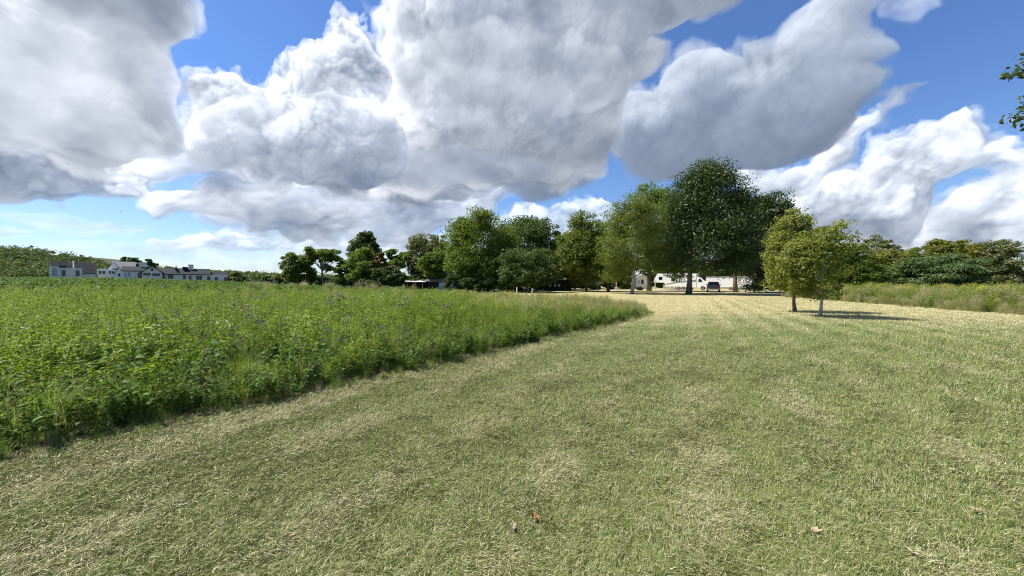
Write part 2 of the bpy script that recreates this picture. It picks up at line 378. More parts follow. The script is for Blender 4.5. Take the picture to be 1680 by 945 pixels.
# ------------------------------------------------------------ mesh helpers --
def link(o, parent=None):
    C.objects.link(o)
    if parent is not None: o.parent = parent
    return o
def np_mesh(name, V, F, mat=None, parent=None, attrs=None, smooth=False, loc=None):
    """V (n,3); F list of arrays of faces (m,k)"""
    me = bpy.data.meshes.new(name)
    F = [f for f in (F if isinstance(F, list) else [F]) if len(f)]
    me.vertices.add(len(V)); me.vertices.foreach_set('co', np.ascontiguousarray(V, np.float32).ravel())
    if not F: F = None
    nl = sum(f.size for f in F) if F else 0
    if F: me.loops.add(nl)
    npol = 0
    if F:
        me.loops.foreach_set('vertex_index', np.concatenate([f.ravel() for f in F]).astype(np.int32))
        npol = sum(len(f) for f in F); me.polygons.add(npol)
        st = []; c = 0
        for f in F: st.append(c + np.arange(len(f)) * f.shape[1]); c += f.size
        me.polygons.foreach_set('loop_start', np.concatenate(st).astype(np.int32))
        me.update(calc_edges=True)
    for k, v in (attrs or {}).items():
        a = me.attributes.new(k, 'FLOAT', 'POINT'); a.data.foreach_set('value', np.ascontiguousarray(v, np.float32))
    if F: me.polygons.foreach_set('use_smooth', np.full(npol, smooth))
    if mat: me.materials.append(mat)
    o = bpy.data.objects.new(name, me)
    if loc is not None: o.location = loc
    return link(o, parent)
class MB:
    """collects boxes, prisms, tubes and builds them as one mesh object"""
    def __init__(s): s.v = []; s.f = []
    def poly(s, pts, faces):
        b = len(s.v); s.v += [tuple(p) for p in pts]; s.f += [tuple(b + i for i in f) for f in faces]; return s
    def box(s, x0, x1, y0, y1, z0, z1):
        return s.poly([(x0,y0,z0),(x1,y0,z0),(x1,y1,z0),(x0,y1,z0),(x0,y0,z1),(x1,y0,z1),(x1,y1,z1),(x0,y1,z1)],
                      [(0,3,2,1),(4,5,6,7),(0,1,5,4),(1,2,6,5),(2,3,7,6),(3,0,4,7)])
    def prism(s, prof, a0, a1, axis='x'):
        """prof: list of 2D points, extruded along axis from a0 to a1"""
        n = len(prof)
        mk = {'x': lambda a, p: (a, p[0], p[1]), 'y': lambda a, p: (p[0], a, p[1]), 'z': lambda a, p: (p[0], p[1], a)}[axis]
        pts = [mk(a0, p) for p in prof] + [mk(a1, p) for p in prof]
        fs = [tuple(range(n))[::-1], tuple(range(n, 2 * n))] + [(i, (i + 1) % n, n + (i + 1) % n, n + i) for i in range(n)]
        return s.poly(pts, fs)
    def tube(s, pts, rad, n=8, cap=True):
        pts = [Vector(p) for p in pts]; rad = rad if hasattr(rad, '__len__') else [rad] * len(pts)
        b = len(s.v); up = Vector((0, 0, 1))
        for i, p in enumerate(pts):
            d = (pts[min(i + 1, len(pts) - 1)] - pts[max(i - 1, 0)]).normalized()
            a = d.cross(up if abs(d.z) < .95 else Vector((1, 0, 0))).normalized(); c = d.cross(a)
            for q in range(n):
                t = 2 * math.pi * q / n; s.v.append(tuple(p + (a * math.cos(t) + c * math.sin(t)) * rad[i]))
        for i in range(len(pts) - 1):
            for q in range(n):
                s.f.append((b + i * n + q, b + i * n + (q + 1) % n, b + (i + 1) * n + (q + 1) % n, b + (i + 1) * n + q))
        if cap: s.f.append(tuple(b + q for q in range(n))[::-1]); s.f.append(tuple(b + (len(pts) - 1) * n + q for q in range(n)))
        return s
    def build(s, name, mat, parent=None, smooth=False, bevel=0):
        me = bpy.data.meshes.new(name); me.from_pydata(s.v, [], s.f); me.update()
        import bmesh as bmm
        b = bmm.new(); b.from_mesh(me); bmm.ops.recalc_face_normals(b, faces=b.faces); b.to_mesh(me); b.free()
        if smooth: me.polygons.foreach_set('use_smooth', [True] * len(me.polygons))
        me.materials.append(mat); o = bpy.data.objects.new(name, me); link(o, parent)
        if bevel:
            md = o.modifiers.new('bevel', 'BEVEL'); md.width = bevel; md.segments = 2; md.limit_method = 'ANGLE'
        return o
def tag(o, label=None, cat=None, group=None, kind=None):
    for k, v in (('label', label), ('category', cat), ('group', group), ('kind', kind)):
        if v: o[k] = v
    return o
def empty(name, loc, rz=0, label=None, cat=None, group=None):
    o = bpy.data.objects.new(name, None); o.empty_display_size = .3; o.location = loc; o.rotation_euler = (0, 0, rz)
    link(o); return tag(o, label, cat, group)
def yh(px): return 458 + 8 * px / 1680
def sst(t): t = np.clip(t, 0, 1); return t * t * (3 - 2 * t)
def gz(x, y):
    x = np.asarray(x, float); y = np.asarray(y, float); yy = np.maximum(y, 2.0)
    return (.45 * sst((y - 10) / 40) + .0073 * np.clip(y, 0, 170)) * sst((-x / yy - .42) / .75)
def at(px, d): return (px - 840) / 620 * d
def zat(px, py, d): return CAM_H + (yh(px) - py) * d / 620
# ----------------------------------------------------------------- ground ---
def lawn_tone(k, pos):
    """how dry the lawn is at a place: 0 green .. 1 straw"""
    sp = k.add('ShaderNodeSeparateXYZ', i_0=pos)
    wob = k.math('MULTIPLY', k.math('SUBTRACT', k.noise(pos, .16, 3), .5), 10)
    dist = k.math('ADD', k.math('MULTIPLY_ADD', sp.outputs[0], .22, sp.outputs[1]), wob)
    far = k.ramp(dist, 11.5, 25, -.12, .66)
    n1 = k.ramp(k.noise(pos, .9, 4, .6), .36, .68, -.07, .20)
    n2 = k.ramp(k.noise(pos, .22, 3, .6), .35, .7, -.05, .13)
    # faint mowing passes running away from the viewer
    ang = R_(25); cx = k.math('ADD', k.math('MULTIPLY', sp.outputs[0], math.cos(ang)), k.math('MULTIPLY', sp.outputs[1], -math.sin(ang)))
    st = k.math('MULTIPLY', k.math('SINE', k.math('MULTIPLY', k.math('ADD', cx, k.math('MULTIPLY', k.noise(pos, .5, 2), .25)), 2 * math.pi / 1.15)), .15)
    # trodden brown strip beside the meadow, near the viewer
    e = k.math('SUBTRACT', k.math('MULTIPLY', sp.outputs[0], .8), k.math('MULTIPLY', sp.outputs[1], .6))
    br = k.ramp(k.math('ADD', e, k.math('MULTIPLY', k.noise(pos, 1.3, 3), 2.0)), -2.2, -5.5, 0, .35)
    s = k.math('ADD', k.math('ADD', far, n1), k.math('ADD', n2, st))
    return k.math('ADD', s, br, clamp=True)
def ground_material():
    m = bpy.data.materials.new('lawn_soil'); m.use_nodes = True; k = N(m.node_tree); b = k.n['Principled BSDF']
    geo = k.add('ShaderNodeNewGeometry'); pos = geo.outputs['Position']
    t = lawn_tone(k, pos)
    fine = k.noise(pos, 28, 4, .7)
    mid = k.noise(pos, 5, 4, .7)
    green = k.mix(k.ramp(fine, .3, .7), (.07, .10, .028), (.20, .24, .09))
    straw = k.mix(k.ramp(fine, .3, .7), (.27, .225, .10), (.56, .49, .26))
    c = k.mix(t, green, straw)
    c = k.mix(k.ramp(mid, .3, .75, .0, .35), c, (.30, .26, .13))
    # soil seen between the blades close by
    sp = k.add('ShaderNodeSeparateXYZ', i_0=pos)
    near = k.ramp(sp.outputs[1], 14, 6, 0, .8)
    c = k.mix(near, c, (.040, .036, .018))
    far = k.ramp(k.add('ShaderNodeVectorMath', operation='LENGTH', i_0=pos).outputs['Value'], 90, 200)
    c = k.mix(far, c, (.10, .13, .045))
    grove = k.math('MULTIPLY', k.ramp(sp.outputs[0], 3, -5), k.ramp(sp.outputs[1], 22, 30)); c = k.mix(grove, c, (.045, .065, .022))  # green ground under the grove, darkened in colour for the shade there
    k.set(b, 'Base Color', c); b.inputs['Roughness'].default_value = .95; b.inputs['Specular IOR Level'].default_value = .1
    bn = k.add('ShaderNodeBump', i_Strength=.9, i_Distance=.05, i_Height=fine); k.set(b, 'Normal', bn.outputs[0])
    return m
def build_ground():
    gx = np.sinh(np.linspace(-6.6, 6.6, 141)) ; gx = gx / gx.max() * 2500
    gy = np.sinh(np.linspace(-3.5, 6.6, 121)); gy = gy / gy.max() * 2500
    X, Y = np.meshgrid(gx, gy); Z = gz(X, Y)
    V = np.stack([X.ravel(), Y.ravel(), Z.ravel()], 1)
    i = np.arange(len(gy) - 1)[:, None] * len(gx) + np.arange(len(gx) - 1)[None]
    F = np.stack([i, i + 1, i + 1 + len(gx), i + len(gx)], -1).reshape(-1, 4)
    tag(np_mesh('ground', V, F, ground_material(), smooth=True), kind='structure')
build_ground()

# region tests ---------------------------------------------------------------
MEADOW = np.array([(-22, -19.5), (-4.62, 3.2), (-3.0, 5.6), (-1.25, 7.7), (1.6, 11.5), (4.6, 15.6), (6.6, 18.6), (7.2, 20.4), (6.6, 23.5), (3.5, 27), (-2, 31.5), (-10, 38), (-30, 58), (-70, 95), (-140, 140), (-260, 150), (-400, 60), (-300, -19.5)])
WEEDS = np.array([(25.5, 17.5), (26.2, 22), (27.6, 28), (28.6, 33), (30.3, 42), (34, 48), (60, 60), (110, 60), (110, 10), (60, 4), (26.5, 4), (25.3, 12)])
def inpoly(P, X, Y, wob=0, seed=1):
    if wob:
        X = X + wob * np.sin(Y * 1.7 + seed) * .5 + wob * .5 * np.sin(Y * 4.1 + 2 * seed); Y = Y + wob * .6 * np.sin(X * 2.3 + seed)
    ins = np.zeros(X.shape, bool); n = len(P)
    for i in range(n):
        ax, ay = P[i]; bx, by = P[(i + 1) % n]
        c = ((ay <= Y) & (by > Y)) | ((by <= Y) & (ay > Y))
        ins ^= c & (X < ax + (Y - ay) / (by - ay + 1e-12) * (bx - ax))
    return ins
def edge_dist(P, X, Y): return sdf_poly(P, X.astype(np.float32), Y.astype(np.float32))
def lumpy(x, y, s, seed):
    rr = np.random.default_rng(seed); v = 0
    for q in range(5):
        a, b, c = rr.uniform(-1, 1, 3); v = v + np.sin(x * a * s * (1 + q * .6) + y * b * s * (1 + q * .6) + c * 6)
    return v / 5
# ------------------------------------------------------------- lawn blades --
def lawn_blades():
    rng = np.random.default_rng(7)
    N0 = 2700000
    rmax = 46.0; r0 = 1.6; p = 1.72            # density ~ d^-p
    u = rng.random(N0); r = (r0 ** (2 - p) + u * (rmax ** (2 - p) - r0 ** (2 - p))) ** (1 / (2 - p))
    th = rng.uniform(-.985, .985, N0)
    x, y = r * np.sin(th), r * np.cos(th)
    cl = np.sin(x * 13 + 3 * np.sin(y * 5)) * np.sin(y * 11 + 3 * np.sin(x * 6))
    keep = ~inpoly(MEADOW, x, y, .15) & ~inpoly(WEEDS, x, y, .3) & (rng.random(N0) < .74 + .26 * cl) & (y > .9)
    x, y, r = x[keep], y[keep], r[keep]; cl = cl[keep]; n = len(x)
    k = np.clip(r / 3.0, .8, 20)
    wid = .0028 * k ** .72 * rng.uniform(.6, 1.5, n)
    L = .036 * rng.uniform(.5, 1.6, n) * k ** .28 * (1 + .25 * cl)
    tall = rng.random(n) < .03; L[tall] *= 1.5
    a = rng.uniform(0, 2 * np.pi, n) + .0; sw = lumpy(x, y, 5, 31) * 2.2; a = np.where(rng.random(n) < .45, sw + rng.normal(0, .6, n), a)
    lean = np.clip(rng.normal(.80, .38, n), .05, 1.45)           # radians from upright: mown and matted
    clip_ = rng.random(n) < .18; lean[clip_] = rng.uniform(1.3, 1.55, clip_.sum()); L[clip_] *= 1.05
    d = np.stack([np.cos(a), np.sin(a)], 1); pw = a + np.pi / 2 + rng.normal(0, .5, n); pd = np.stack([np.cos(pw), np.sin(pw)], 1)
    z0 = np.where(clip_, rng.uniform(.008, .045, n), 0) + gz(x, y)
    base = np.stack([x, y, z0], 1)
    tip = base + np.stack([d[:, 0] * L * np.sin(lean), d[:, 1] * L * np.sin(lean), L * np.cos(lean)], 1)
    side = np.concatenate([pd, np.zeros((n, 1))], 1) * wid[:, None] * .55
    V = np.stack([base - side, base + side, tip], 1).reshape(-1, 3)
    rnd = rng.random(n); rnd[clip_] = .7 + .3 * rnd[clip_]
    o = np_mesh('lawn_grass', V, np.arange(3 * n).reshape(-1, 3), None, attrs={'rnd': np.repeat(rnd, 3)})
    print('blades', n)
    m = bpy.data.materials.new('lawn_blades'); m.use_nodes = True; k = N(m.node_tree); k.n.clear()
    geo = k.add('ShaderNodeNewGeometry'); pos = geo.outputs['Position']; t = lawn_tone(k, pos)
    rn = k.add('ShaderNodeAttribute', attribute_name='rnd').outputs['Fac']
    # a blade is dry when its own number falls under the local dryness
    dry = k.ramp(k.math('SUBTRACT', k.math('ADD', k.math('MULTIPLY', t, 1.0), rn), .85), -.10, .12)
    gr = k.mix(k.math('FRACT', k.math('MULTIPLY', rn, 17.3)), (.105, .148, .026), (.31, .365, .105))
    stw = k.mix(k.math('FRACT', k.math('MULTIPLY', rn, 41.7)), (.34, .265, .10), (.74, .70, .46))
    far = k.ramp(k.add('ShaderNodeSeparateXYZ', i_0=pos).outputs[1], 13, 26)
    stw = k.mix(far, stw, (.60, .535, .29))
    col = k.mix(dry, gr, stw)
    b = k.add('ShaderNodeBsdfPrincipled', i_Base_Color=col, i_Roughness=.55); b.inputs['Specular IOR Level'].default_value = .3
    tr = k.add('ShaderNodeBsdfTranslucent', i_Color=col)
    ms = k.add('ShaderNodeMixShader', i_0=.25, i_1=b.outputs[0], i_2=tr.outputs[0])
    k.add('ShaderNodeOutputMaterial', i_Surface=ms.outputs[0])
    o.data.materials.append(m)
    tag(o, 'short mown lawn grass, green mixed with dry straw blades', 'grass', kind='stuff')
lawn_blades()

# ------------------------------------------------- plants for the meadow ----
def leafblades(rng, base, direc, L, Wd, droop=.3, fold=.15):
    """(n) leaves as 6-vertex folded blades -> V, F"""
    n = len(base); direc = direc / np.linalg.norm(direc, axis=1, keepdims=True)
    up = np.array([0, 0, 1.0]) + rng.normal(0, .35, (n, 3)); s = np.cross(direc, up); s /= np.linalg.norm(s, axis=1, keepdims=True) + 1e-9
    nrm = np.cross(s, direc)
    L = L[:, None]; Wd = Wd[:, None] / 2; g = np.array([0, 0, -1.0]) * droop
    mid1 = base + direc * L * .35 + g * L * .08; mid2 = base + direc * L * .7 + g * L * .35; tip = base + direc * L * .97 + g * L * .8
    V = np.stack([base, mid1 + s * Wd + nrm * Wd * fold, mid1 - s * Wd + nrm * Wd * fold, mid2 + s * Wd * .75 + nrm * Wd * fold, mid2 - s * Wd * .75 + nrm * Wd * fold, tip], 1).reshape(-1, 3)
    i = np.arange(n)[:, None] * 6
    return V, [i + np.array([0, 1, 2]), i + np.array([1, 3, 4, 2]), i + np.array([3, 5, 4])]
def ribbons(rng, base, a, L, Wd, lean, curl, seg=5):
    """n arching grass blades"""
    n = len(base); d = np.stack([np.cos(a), np.sin(a), np.zeros(n)], 1); s = np.stack([-np.sin(a + .4), np.cos(a + .4), np.zeros(n)], 1)
    P = [base]; ang = lean.copy(); p = base.copy()
    for q in range(seg):
        p = p + (d * np.sin(ang)[:, None] + np.array([0, 0, 1.0]) * np.cos(ang)[:, None]) * (L / seg)[:, None]; P.append(p); ang = ang + curl / seg
    V = []
    for q, pp in enumerate(P[:-1]):
        w = Wd * (1 - .8 * (q / seg) ** 1.5) / 2; V += [pp - s * w[:, None], pp + s * w[:, None]]
    V.append(P[-1]); m = len(V); V = np.stack(V, 1).reshape(-1, 3); i = np.arange(n)[:, None] * m
    F4 = [i + np.array([2 * q, 2 * q + 1, 2 * q + 3, 2 * q + 2]) for q in range(seg - 1)]
    return V, F4 + [i + np.array([m - 3, m - 2, m - 1])]
class Parts:
    def __init__(s): s.V = []; s.F = []; s.M = []; s.n = 0
    def add(s, VF, mi):
        V, F = VF
        for f in F: s.F.append(f + s.n); s.M.append(np.full(len(f), mi))
        s.V.append(V); s.n += len(V)
    def mesh(s, name, mats):
        quads = [(f, m) for f, m in zip(s.F, s.M) if f.shape[1] == 4]; tris = [(f, m) for f, m in zip(s.F, s.M) if f.shape[1] == 3]
        F = []; M = []
        for grp in (quads, tris):
            if grp: F.append(np.concatenate([g[0] for g in grp])); M.append(np.concatenate([g[1] for g in grp]))
        me_o = np_mesh(name, np.concatenate(s.V), F, None); C.objects.unlink(me_o)
        for m in mats: me_o.data.materials.append(m)
        me_o.data.polygons.foreach_set('material_index', np.concatenate(M).astype(np.int32))
        return me_o
M_forb = leafmat('meadow_leaf', [(.095, .150, .016), (.190, .255, .028), (.320, .385, .065)], trans=.42, clump=.35, rough=.55, spec=.22)
M_forbd = leafmat('meadow_dark_leaf', [(.040, .085, .014), (.075, .14, .02), (.13, .21, .035)], trans=.3, clump=.5, spec=.2, rough=.6)
M_blade = leafmat('meadow_grass', [(.11, .17, .026), (.21, .29, .05), (.36, .42, .13)], trans=.35, clump=.4)
M_brown = leafmat('seed_grass', [(.26, .215, .125), (.40, .345, .21), (.54, .48, .31)], trans=.3, clump=.3)
M_stem = leafmat('plant_stem', [(.09, .14, .03), (.16, .18, .06)], trans=0)
M_purple = leafmat('ironweed_flower', [(.13, .05, .17), (.26, .11, .34)], trans=.2)
M_yellow = leafmat('goldenrod_flower', [(.34, .30, .05), (.52, .44, .09)], trans=.2)
M_white = leafmat('white_flower', [(.55, .55, .48), (.75, .75, .68)], trans=.2)
PM = [M_forb, M_forbd, M_blade, M_brown, M_stem, M_purple, M_yellow, M_white]
def stems(rng, n, spread, H, lean=.18):
    base = np.stack([rng.normal(0, spread, n), rng.normal(0, spread, n), np.zeros(n)], 1)
    top = base + np.stack([rng.normal(0, lean, n) * H, rng.normal(0, lean, n) * H, H * rng.uniform(.75, 1.08, n)], 1)
    return base, top
def stem_geo(base, top, w=.0035):
    n = len(base); s = np.array([1, 0, 0.]) * w; t = np.array([0, 1, 0.]) * w
    V = np.stack([base - s, base + s, top + s * .5, top - s * .5, base - t, base + t, top + t * .5, top - t * .5], 1).reshape(-1, 3); i = np.arange(n)[:, None] * 8
    return V, [i + np.array([0, 1, 2, 3]), i + np.array([4, 5, 6, 7])]
def forb(rng, ns, H, per, LL, WW, mi, spread=.12, lo=.25, droop=.35, flower=None, ft=10):
    P = Parts(); b, t = stems(rng, ns, spread, H); P.add(stem_geo(b, t), 4)
    q = rng.uniform(0, 1, (ns, per)) ** .75 * (1 - lo) + lo
    pos = (b[:, None] + (t - b)[:, None] * q[..., None]).reshape(-1, 3); n = len(pos); a = rng.uniform(0, 2 * np.pi, n); e = rng.uniform(-.1, .85, n)
    d = np.stack([np.cos(a) * np.cos(e), np.sin(a) * np.cos(e), np.sin(e)], 1)
    P.add(leafblades(rng, pos, d, LL * rng.uniform(.6, 1.25, n), WW * rng.uniform(.7, 1.2, n), droop), mi)
    if flower:
        m = len(t) * ft; c = np.repeat(t, ft, 0) + rng.normal(0, .035, (m, 3)) * np.array([1, 1, .6]); a = rng.uniform(0, 6.3, m); e = rng.uniform(0, 1.5, m)
        d = np.stack([np.cos(a) * np.cos(e), np.sin(a) * np.cos(e), np.sin(e)], 1)
        P.add(leafblades(rng, c, d, np.full(m, .03), np.full(m, .022), 0), flower)
    return P
def clump(rng, n, H, W, mi, lean=.25, curl=1.1, spread=.07, seeds=None):
    P = Parts(); base = np.stack([rng.normal(0, spread, n), rng.normal(0, spread, n), np.zeros(n)], 1); a = rng.uniform(0, 6.3, n)
    P.add(ribbons(rng, base, a, H * rng.uniform(.6, 1.15, n), W * rng.uniform(.6, 1.2, n), np.abs(rng.normal(0, lean, n)), curl * rng.uniform(.3, 1.3, n)), mi)
    if seeds:
        k, col = seeds; b, t = stems(rng, k, spread, H * 1.08, .14); P.add(stem_geo(b, t, .003), col)
        m = k * 12; ff = rng.uniform(.74, 1.02, m); c = np.repeat(b, 12, 0) + (np.repeat(t - b, 12, 0)) * ff[:, None] + rng.normal(0, .03, (m, 3)); a = rng.uniform(0, 6.3, m); e = rng.uniform(-.2, 1.3, m)
        d = np.stack([np.cos(a) * np.cos(e), np.sin(a) * np.cos(e), np.sin(e)], 1)
        P.add(leafblades(rng, c, d, rng.uniform(.03, .07, m), np.full(m, .012), .3), col)
    return P
def plume(rng):
    P = forb(rng, 4, .95, 22, .10, .018, 0, .10, .2)
    n = 260; b = np.array([[rng.normal(0, .06), rng.normal(0, .06), .9 + rng.uniform(-.1, .1)] for _ in range(6)]); c = b[rng.integers(0, 6, n)] + np.stack([rng.normal(0, .05, n), rng.normal(0, .05, n), rng.uniform(-.12, .08, n)], 1)
    a = rng.uniform(0, 6.3, n); d = np.stack([np.cos(a), np.sin(a), rng.uniform(0, .8, n)], 1); P.add(leafblades(rng, c, d, np.full(n, .035), np.full(n, .02), 0), 6); return P
rg = np.random.default_rng(99)
PROTO = [
 forb(rg, 7, .85, 28, .095, .024, 0), forb(rg, 7, .95, 32, .085, .017, 0, .14), forb(rg, 7, .74, 24, .10, .036, 0),     # 0-2 bright forbs
 forb(rg, 4, .62, 16, .15, .075, 1, .14, .15, .45), forb(rg, 6, .55, 18, .11, .05, 1, .18, .1),                   # 3-4 dark broad weeds
 clump(rg, 60, .82, .009, 2), clump(rg, 50, .7, .012, 2, .35, 1.6), clump(rg, 70, .95, .007, 2, .2, .8),           # 5-7 grass
 forb(rg, 3, 1.02, 20, .13, .024, 1, .08, .3, .5, 5, 14),                                                          # 8 ironweed
 clump(rg, 44, .8, .006, 3, .2, .8, .08, (26, 3)), clump(rg, 45, .7, .007, 2, .25, .9, .08, (12, 3)),              # 9-10 seeding grass
 plume(rg),                                                                                                       # 11 goldenrod
 forb(rg, 3, 1.0, 16, .09, .02, 0, .1, .3, .3, 7, 9),                                                              # 12 small white flowers
 clump(rg, 45, .9, .006, 3, .35, 1.3),                                                                             # 13 dry straw
]
proto_coll = bpy.data.collections.new('plant_kinds')
for i, p in enumerate(PROTO):
    o = p.mesh('plant_kind_%02d' % i, PM); proto_coll.objects.link(o)
def scatter(name, x, y, z, pick, scl, rot, tilt, coll, label, cat):
    n = len(x)
    o = np_mesh(name, np.stack([x, y, z], 1), [], None, attrs={'pick': pick, 'scl': scl})
    a = o.data.attributes.new('rot', 'FLOAT_VECTOR', 'POINT'); a.data.foreach_set('vector', np.stack([tilt[0], tilt[1], rot], 1).astype(np.float32).ravel())
    ng = bpy.data.node_groups.new(name + '_nodes', 'GeometryNodeTree'); ng.interface.new_socket('Geometry', in_out='INPUT', socket_type='NodeSocketGeometry'); ng.interface.new_socket('Geometry', in_out='OUTPUT', socket_type='NodeSocketGeometry')
    gi = ng.nodes.new('NodeGroupInput'); go = ng.nodes.new('NodeGroupOutput'); ip = ng.nodes.new('GeometryNodeInstanceOnPoints'); ci = ng.nodes.new('GeometryNodeCollectionInfo')
    ci.inputs['Collection'].default_value = coll; ci.inputs['Separate Children'].default_value = True; ci.inputs['Reset Children'].default_value = True
    def at_(nm, t):
        q = ng.nodes.new('GeometryNodeInputNamedAttribute'); q.data_type = t; q.inputs[0].default_value = nm; return q.outputs[0]
    L = ng.links
    L.new(gi.outputs[0], ip.inputs['Points']); L.new(ci.outputs[0], ip.inputs['Instance']); ip.inputs['Pick Instance'].default_value = True
    L.new(at_('pick', 'FLOAT'), ip.inputs['Instance Index']); L.new(at_('rot', 'FLOAT_VECTOR'), ip.inputs['Rotation']); L.new(at_('scl', 'FLOAT'), ip.inputs['Scale'])
    L.new(ip.outputs[0], go.inputs[0])
    md = o.modifiers.new('scatter', 'NODES'); md.node_group = ng
    return tag(o, label, cat, kind='stuff')
def meadow():
    rng = np.random.default_rng(12)
    n = 170000; rmin, rmax = 2.2, 210.0
    # number per ring chosen so that density ~ 1/d beyond 8 m
    u = rng.random(n); r = rmin + u * (rmax - rmin); r = rmin + (rmax - rmin) * u ** 1.35
    th = rng.uniform(-1.05, .5, n); x, y = r * np.sin(th), r * np.cos(th)
    dens_here = n / 1.55 / (rmax - rmin) / 1.35 * ((r - rmin) / (rmax - rmin) + 1e-4) ** (1 / 1.35 - 1) / r
    want = 22 * np.minimum(1, 10 / r)
    keep = inpoly(MEADOW, x, y) & (rng.random(n) < want / dens_here) & (y > .5)
    x, y, r = x[keep], y[keep], r[keep]
    # a dense extra row along the mown edge
    ea = np.array([(-9, -2.3), (-4.62, 3.2), (-3.0, 5.6), (-1.25, 7.7), (1.6, 11.5), (4.6, 15.6), (6.6, 18.6), (7.2, 20.4), (6.6, 23.5), (3.5, 27), (-2, 31.5)])
    ex = []; 
    for (a, b) in zip(ea[:-1], ea[1:]):
        Ld = np.hypot(*(b - a)); m = int(Ld * 24); t = rng.random(m); nn_ = np.array([-(b - a)[1], (b - a)[0]]) / Ld
        off = rng.uniform(-.10, .9, m) + .12 * np.sin(t * Ld * 2.1) ; ex.append(a + (b - a) * t[:, None] + nn_ * off[:, None])
    ex = np.concatenate(ex); xe, ye = ex[:, 0], ex[:, 1]
    X = np.concatenate([x, xe]); Y = np.concatenate([y, ye]); n = len(X); r = np.hypot(X, Y)
    edge = edge_dist(MEADOW, X, Y); g = rng.random(n)
    l1 = lumpy(X, Y, .35, 3); l2 = lumpy(X, Y, 1.1, 4)
    pick = np.where(g < .22, 0, np.where(g < .48, 1, np.where(g < .58, 2, np.where(g < .72, 5, np.where(g < .80, 6, np.where(g < .94, 7, np.where(g < .96, 3, 4)))))))
    grassy = (l1 > .34); pick = np.where(grassy & (rng.random(n) < .55), rng.choice([5, 6, 7], n), pick)
    pick = np.where((edge < .9) & (rng.random(n) < .65), rng.choice([3, 4, 5, 6, 7, 4, 3, 13], n), pick)  # more dark-leaved kinds here put the edge's shade into leaf colour
    pick = np.where((l2 > .30) & (edge < 1.5) & (rng.random(n) < .6), 3, pick)
    # ironweed in loose drifts
    iw = (lumpy(X, Y, .28, 8) > .12) & (rng.random(n) < .045); pick = np.where(iw, 8, pick)
    pick = np.where(rng.random(n) < .004, 12, pick)
    crop = (r > 34) & (X / np.maximum(Y, 1) < -.12) & (rng.random(n) < .6 * sst((r - 30) / 25)); pick = np.where(crop, rng.choice([3, 4], n), pick)
    # the far right end: seeding brown grass
    azp = X / np.maximum(Y, 1); bz = sst((azp + .2) / .2) * sst((Y - 12.5) / 4.5) * sst((edge - .2) / 1.2 + sst((Y - 17) / 2))
    b = rng.random(n) < bz * .85; pick = np.where(b, rng.choice([9, 9, 9, 13, 10, 10, 7, 1], n), pick)
    pick = np.where(b & (rng.random(n) < .04), 11, pick)
    fr = (r > 22) & (rng.random(n) < .04) & (azp > -.7); pick = np.where(fr & ~b, 9, pick)
    scl = rng.uniform(.62, 1.18, n) * (1 + .16 * l1 + .12 * lumpy(X, Y, 1.6, 44)) * np.clip(.62 + edge * .22, .62, 1.0)
    scl *= np.where(bz > .3, .88, 1) * np.where(crop, 1.45, 1)
    # low strays that blur the mown line
    so = rng.uniform(-.45, .0, 700); si = rng.integers(0, len(ea) - 1, 700); tt = rng.random(700); A = ea[si]; B = ea[si + 1]; Ld = np.hypot(*(B - A).T)[:, None]; nn_ = np.stack([-(B - A)[:, 1], (B - A)[:, 0]], 1) / Ld
    sp_ = A + (B - A) * tt[:, None] + nn_ * so[:, None]; X = np.append(X, sp_[:, 0]); Y = np.append(Y, sp_[:, 1]); pick = np.append(pick, rng.choice([5, 6, 6, 4, 13], 700)); scl = np.append(scl, rng.uniform(.10, .38, 700) * (1 + so)); n = len(X)
    scatter('meadow_plants', X, Y, gz(X, Y), pick.astype(float), scl, rng.uniform(0, 6.28, n), (rng.normal(0, .12, n) , rng.normal(0, .12, n)), proto_coll,
            'tall green meadow of leafy weeds and grass with purple flowers', 'meadow')
    print('meadow', n)
meadow()
def weeds():
    rng = np.random.default_rng(13); n = 60000
    x = rng.uniform(24, 110, n); y = rng.uniform(3, 62, n); r = np.hypot(x, y)
    keep = inpoly(WEEDS, x, y, .6) & (rng.random(n) < .9 * np.minimum(1, 30 / r)) & (x / np.maximum(y, 1) < 1.9)
    X, Y = x[keep], y[keep]; edge = edge_dist(WEEDS, X, Y); n = len(X); g = rng.random(n)
    front = edge < .8
    pick = np.where(g < .025, 11, np.where(g < .22, 0, np.where(g < .42, 1, np.where(g < .66, 7, np.where(g < .80, 10, np.where(g < .86, 3, 9))))))
    yl = lumpy(X, Y, .3, 5) > .15; pick = np.where(yl & (rng.random(n) < .05), 11, pick)
    pick = np.where(front, rng.choice([9, 13, 9, 10, 7], n), pick)
    dk = (lumpy(X, Y, .6, 15) > .30) & (rng.random(n) < .7); pick = np.where(dk, 4, pick)
    scl = rng.uniform(1.0, 1.45, n) * np.clip(.5 + edge * .30, .45, 1.15) * (1 + .18 * lumpy(X, Y, .8, 6))
    scatter('roadside_weeds', X, Y, gz(X, Y), pick.astype(float), scl, rng.uniform(0, 6.28, n), (rng.normal(0, .12, n), rng.normal(0, .12, n)), proto_coll,
            'tall unmown weeds with yellow goldenrod and dry grass at the right edge of the lawn', 'weeds')
    print('weeds', n)
weeds()
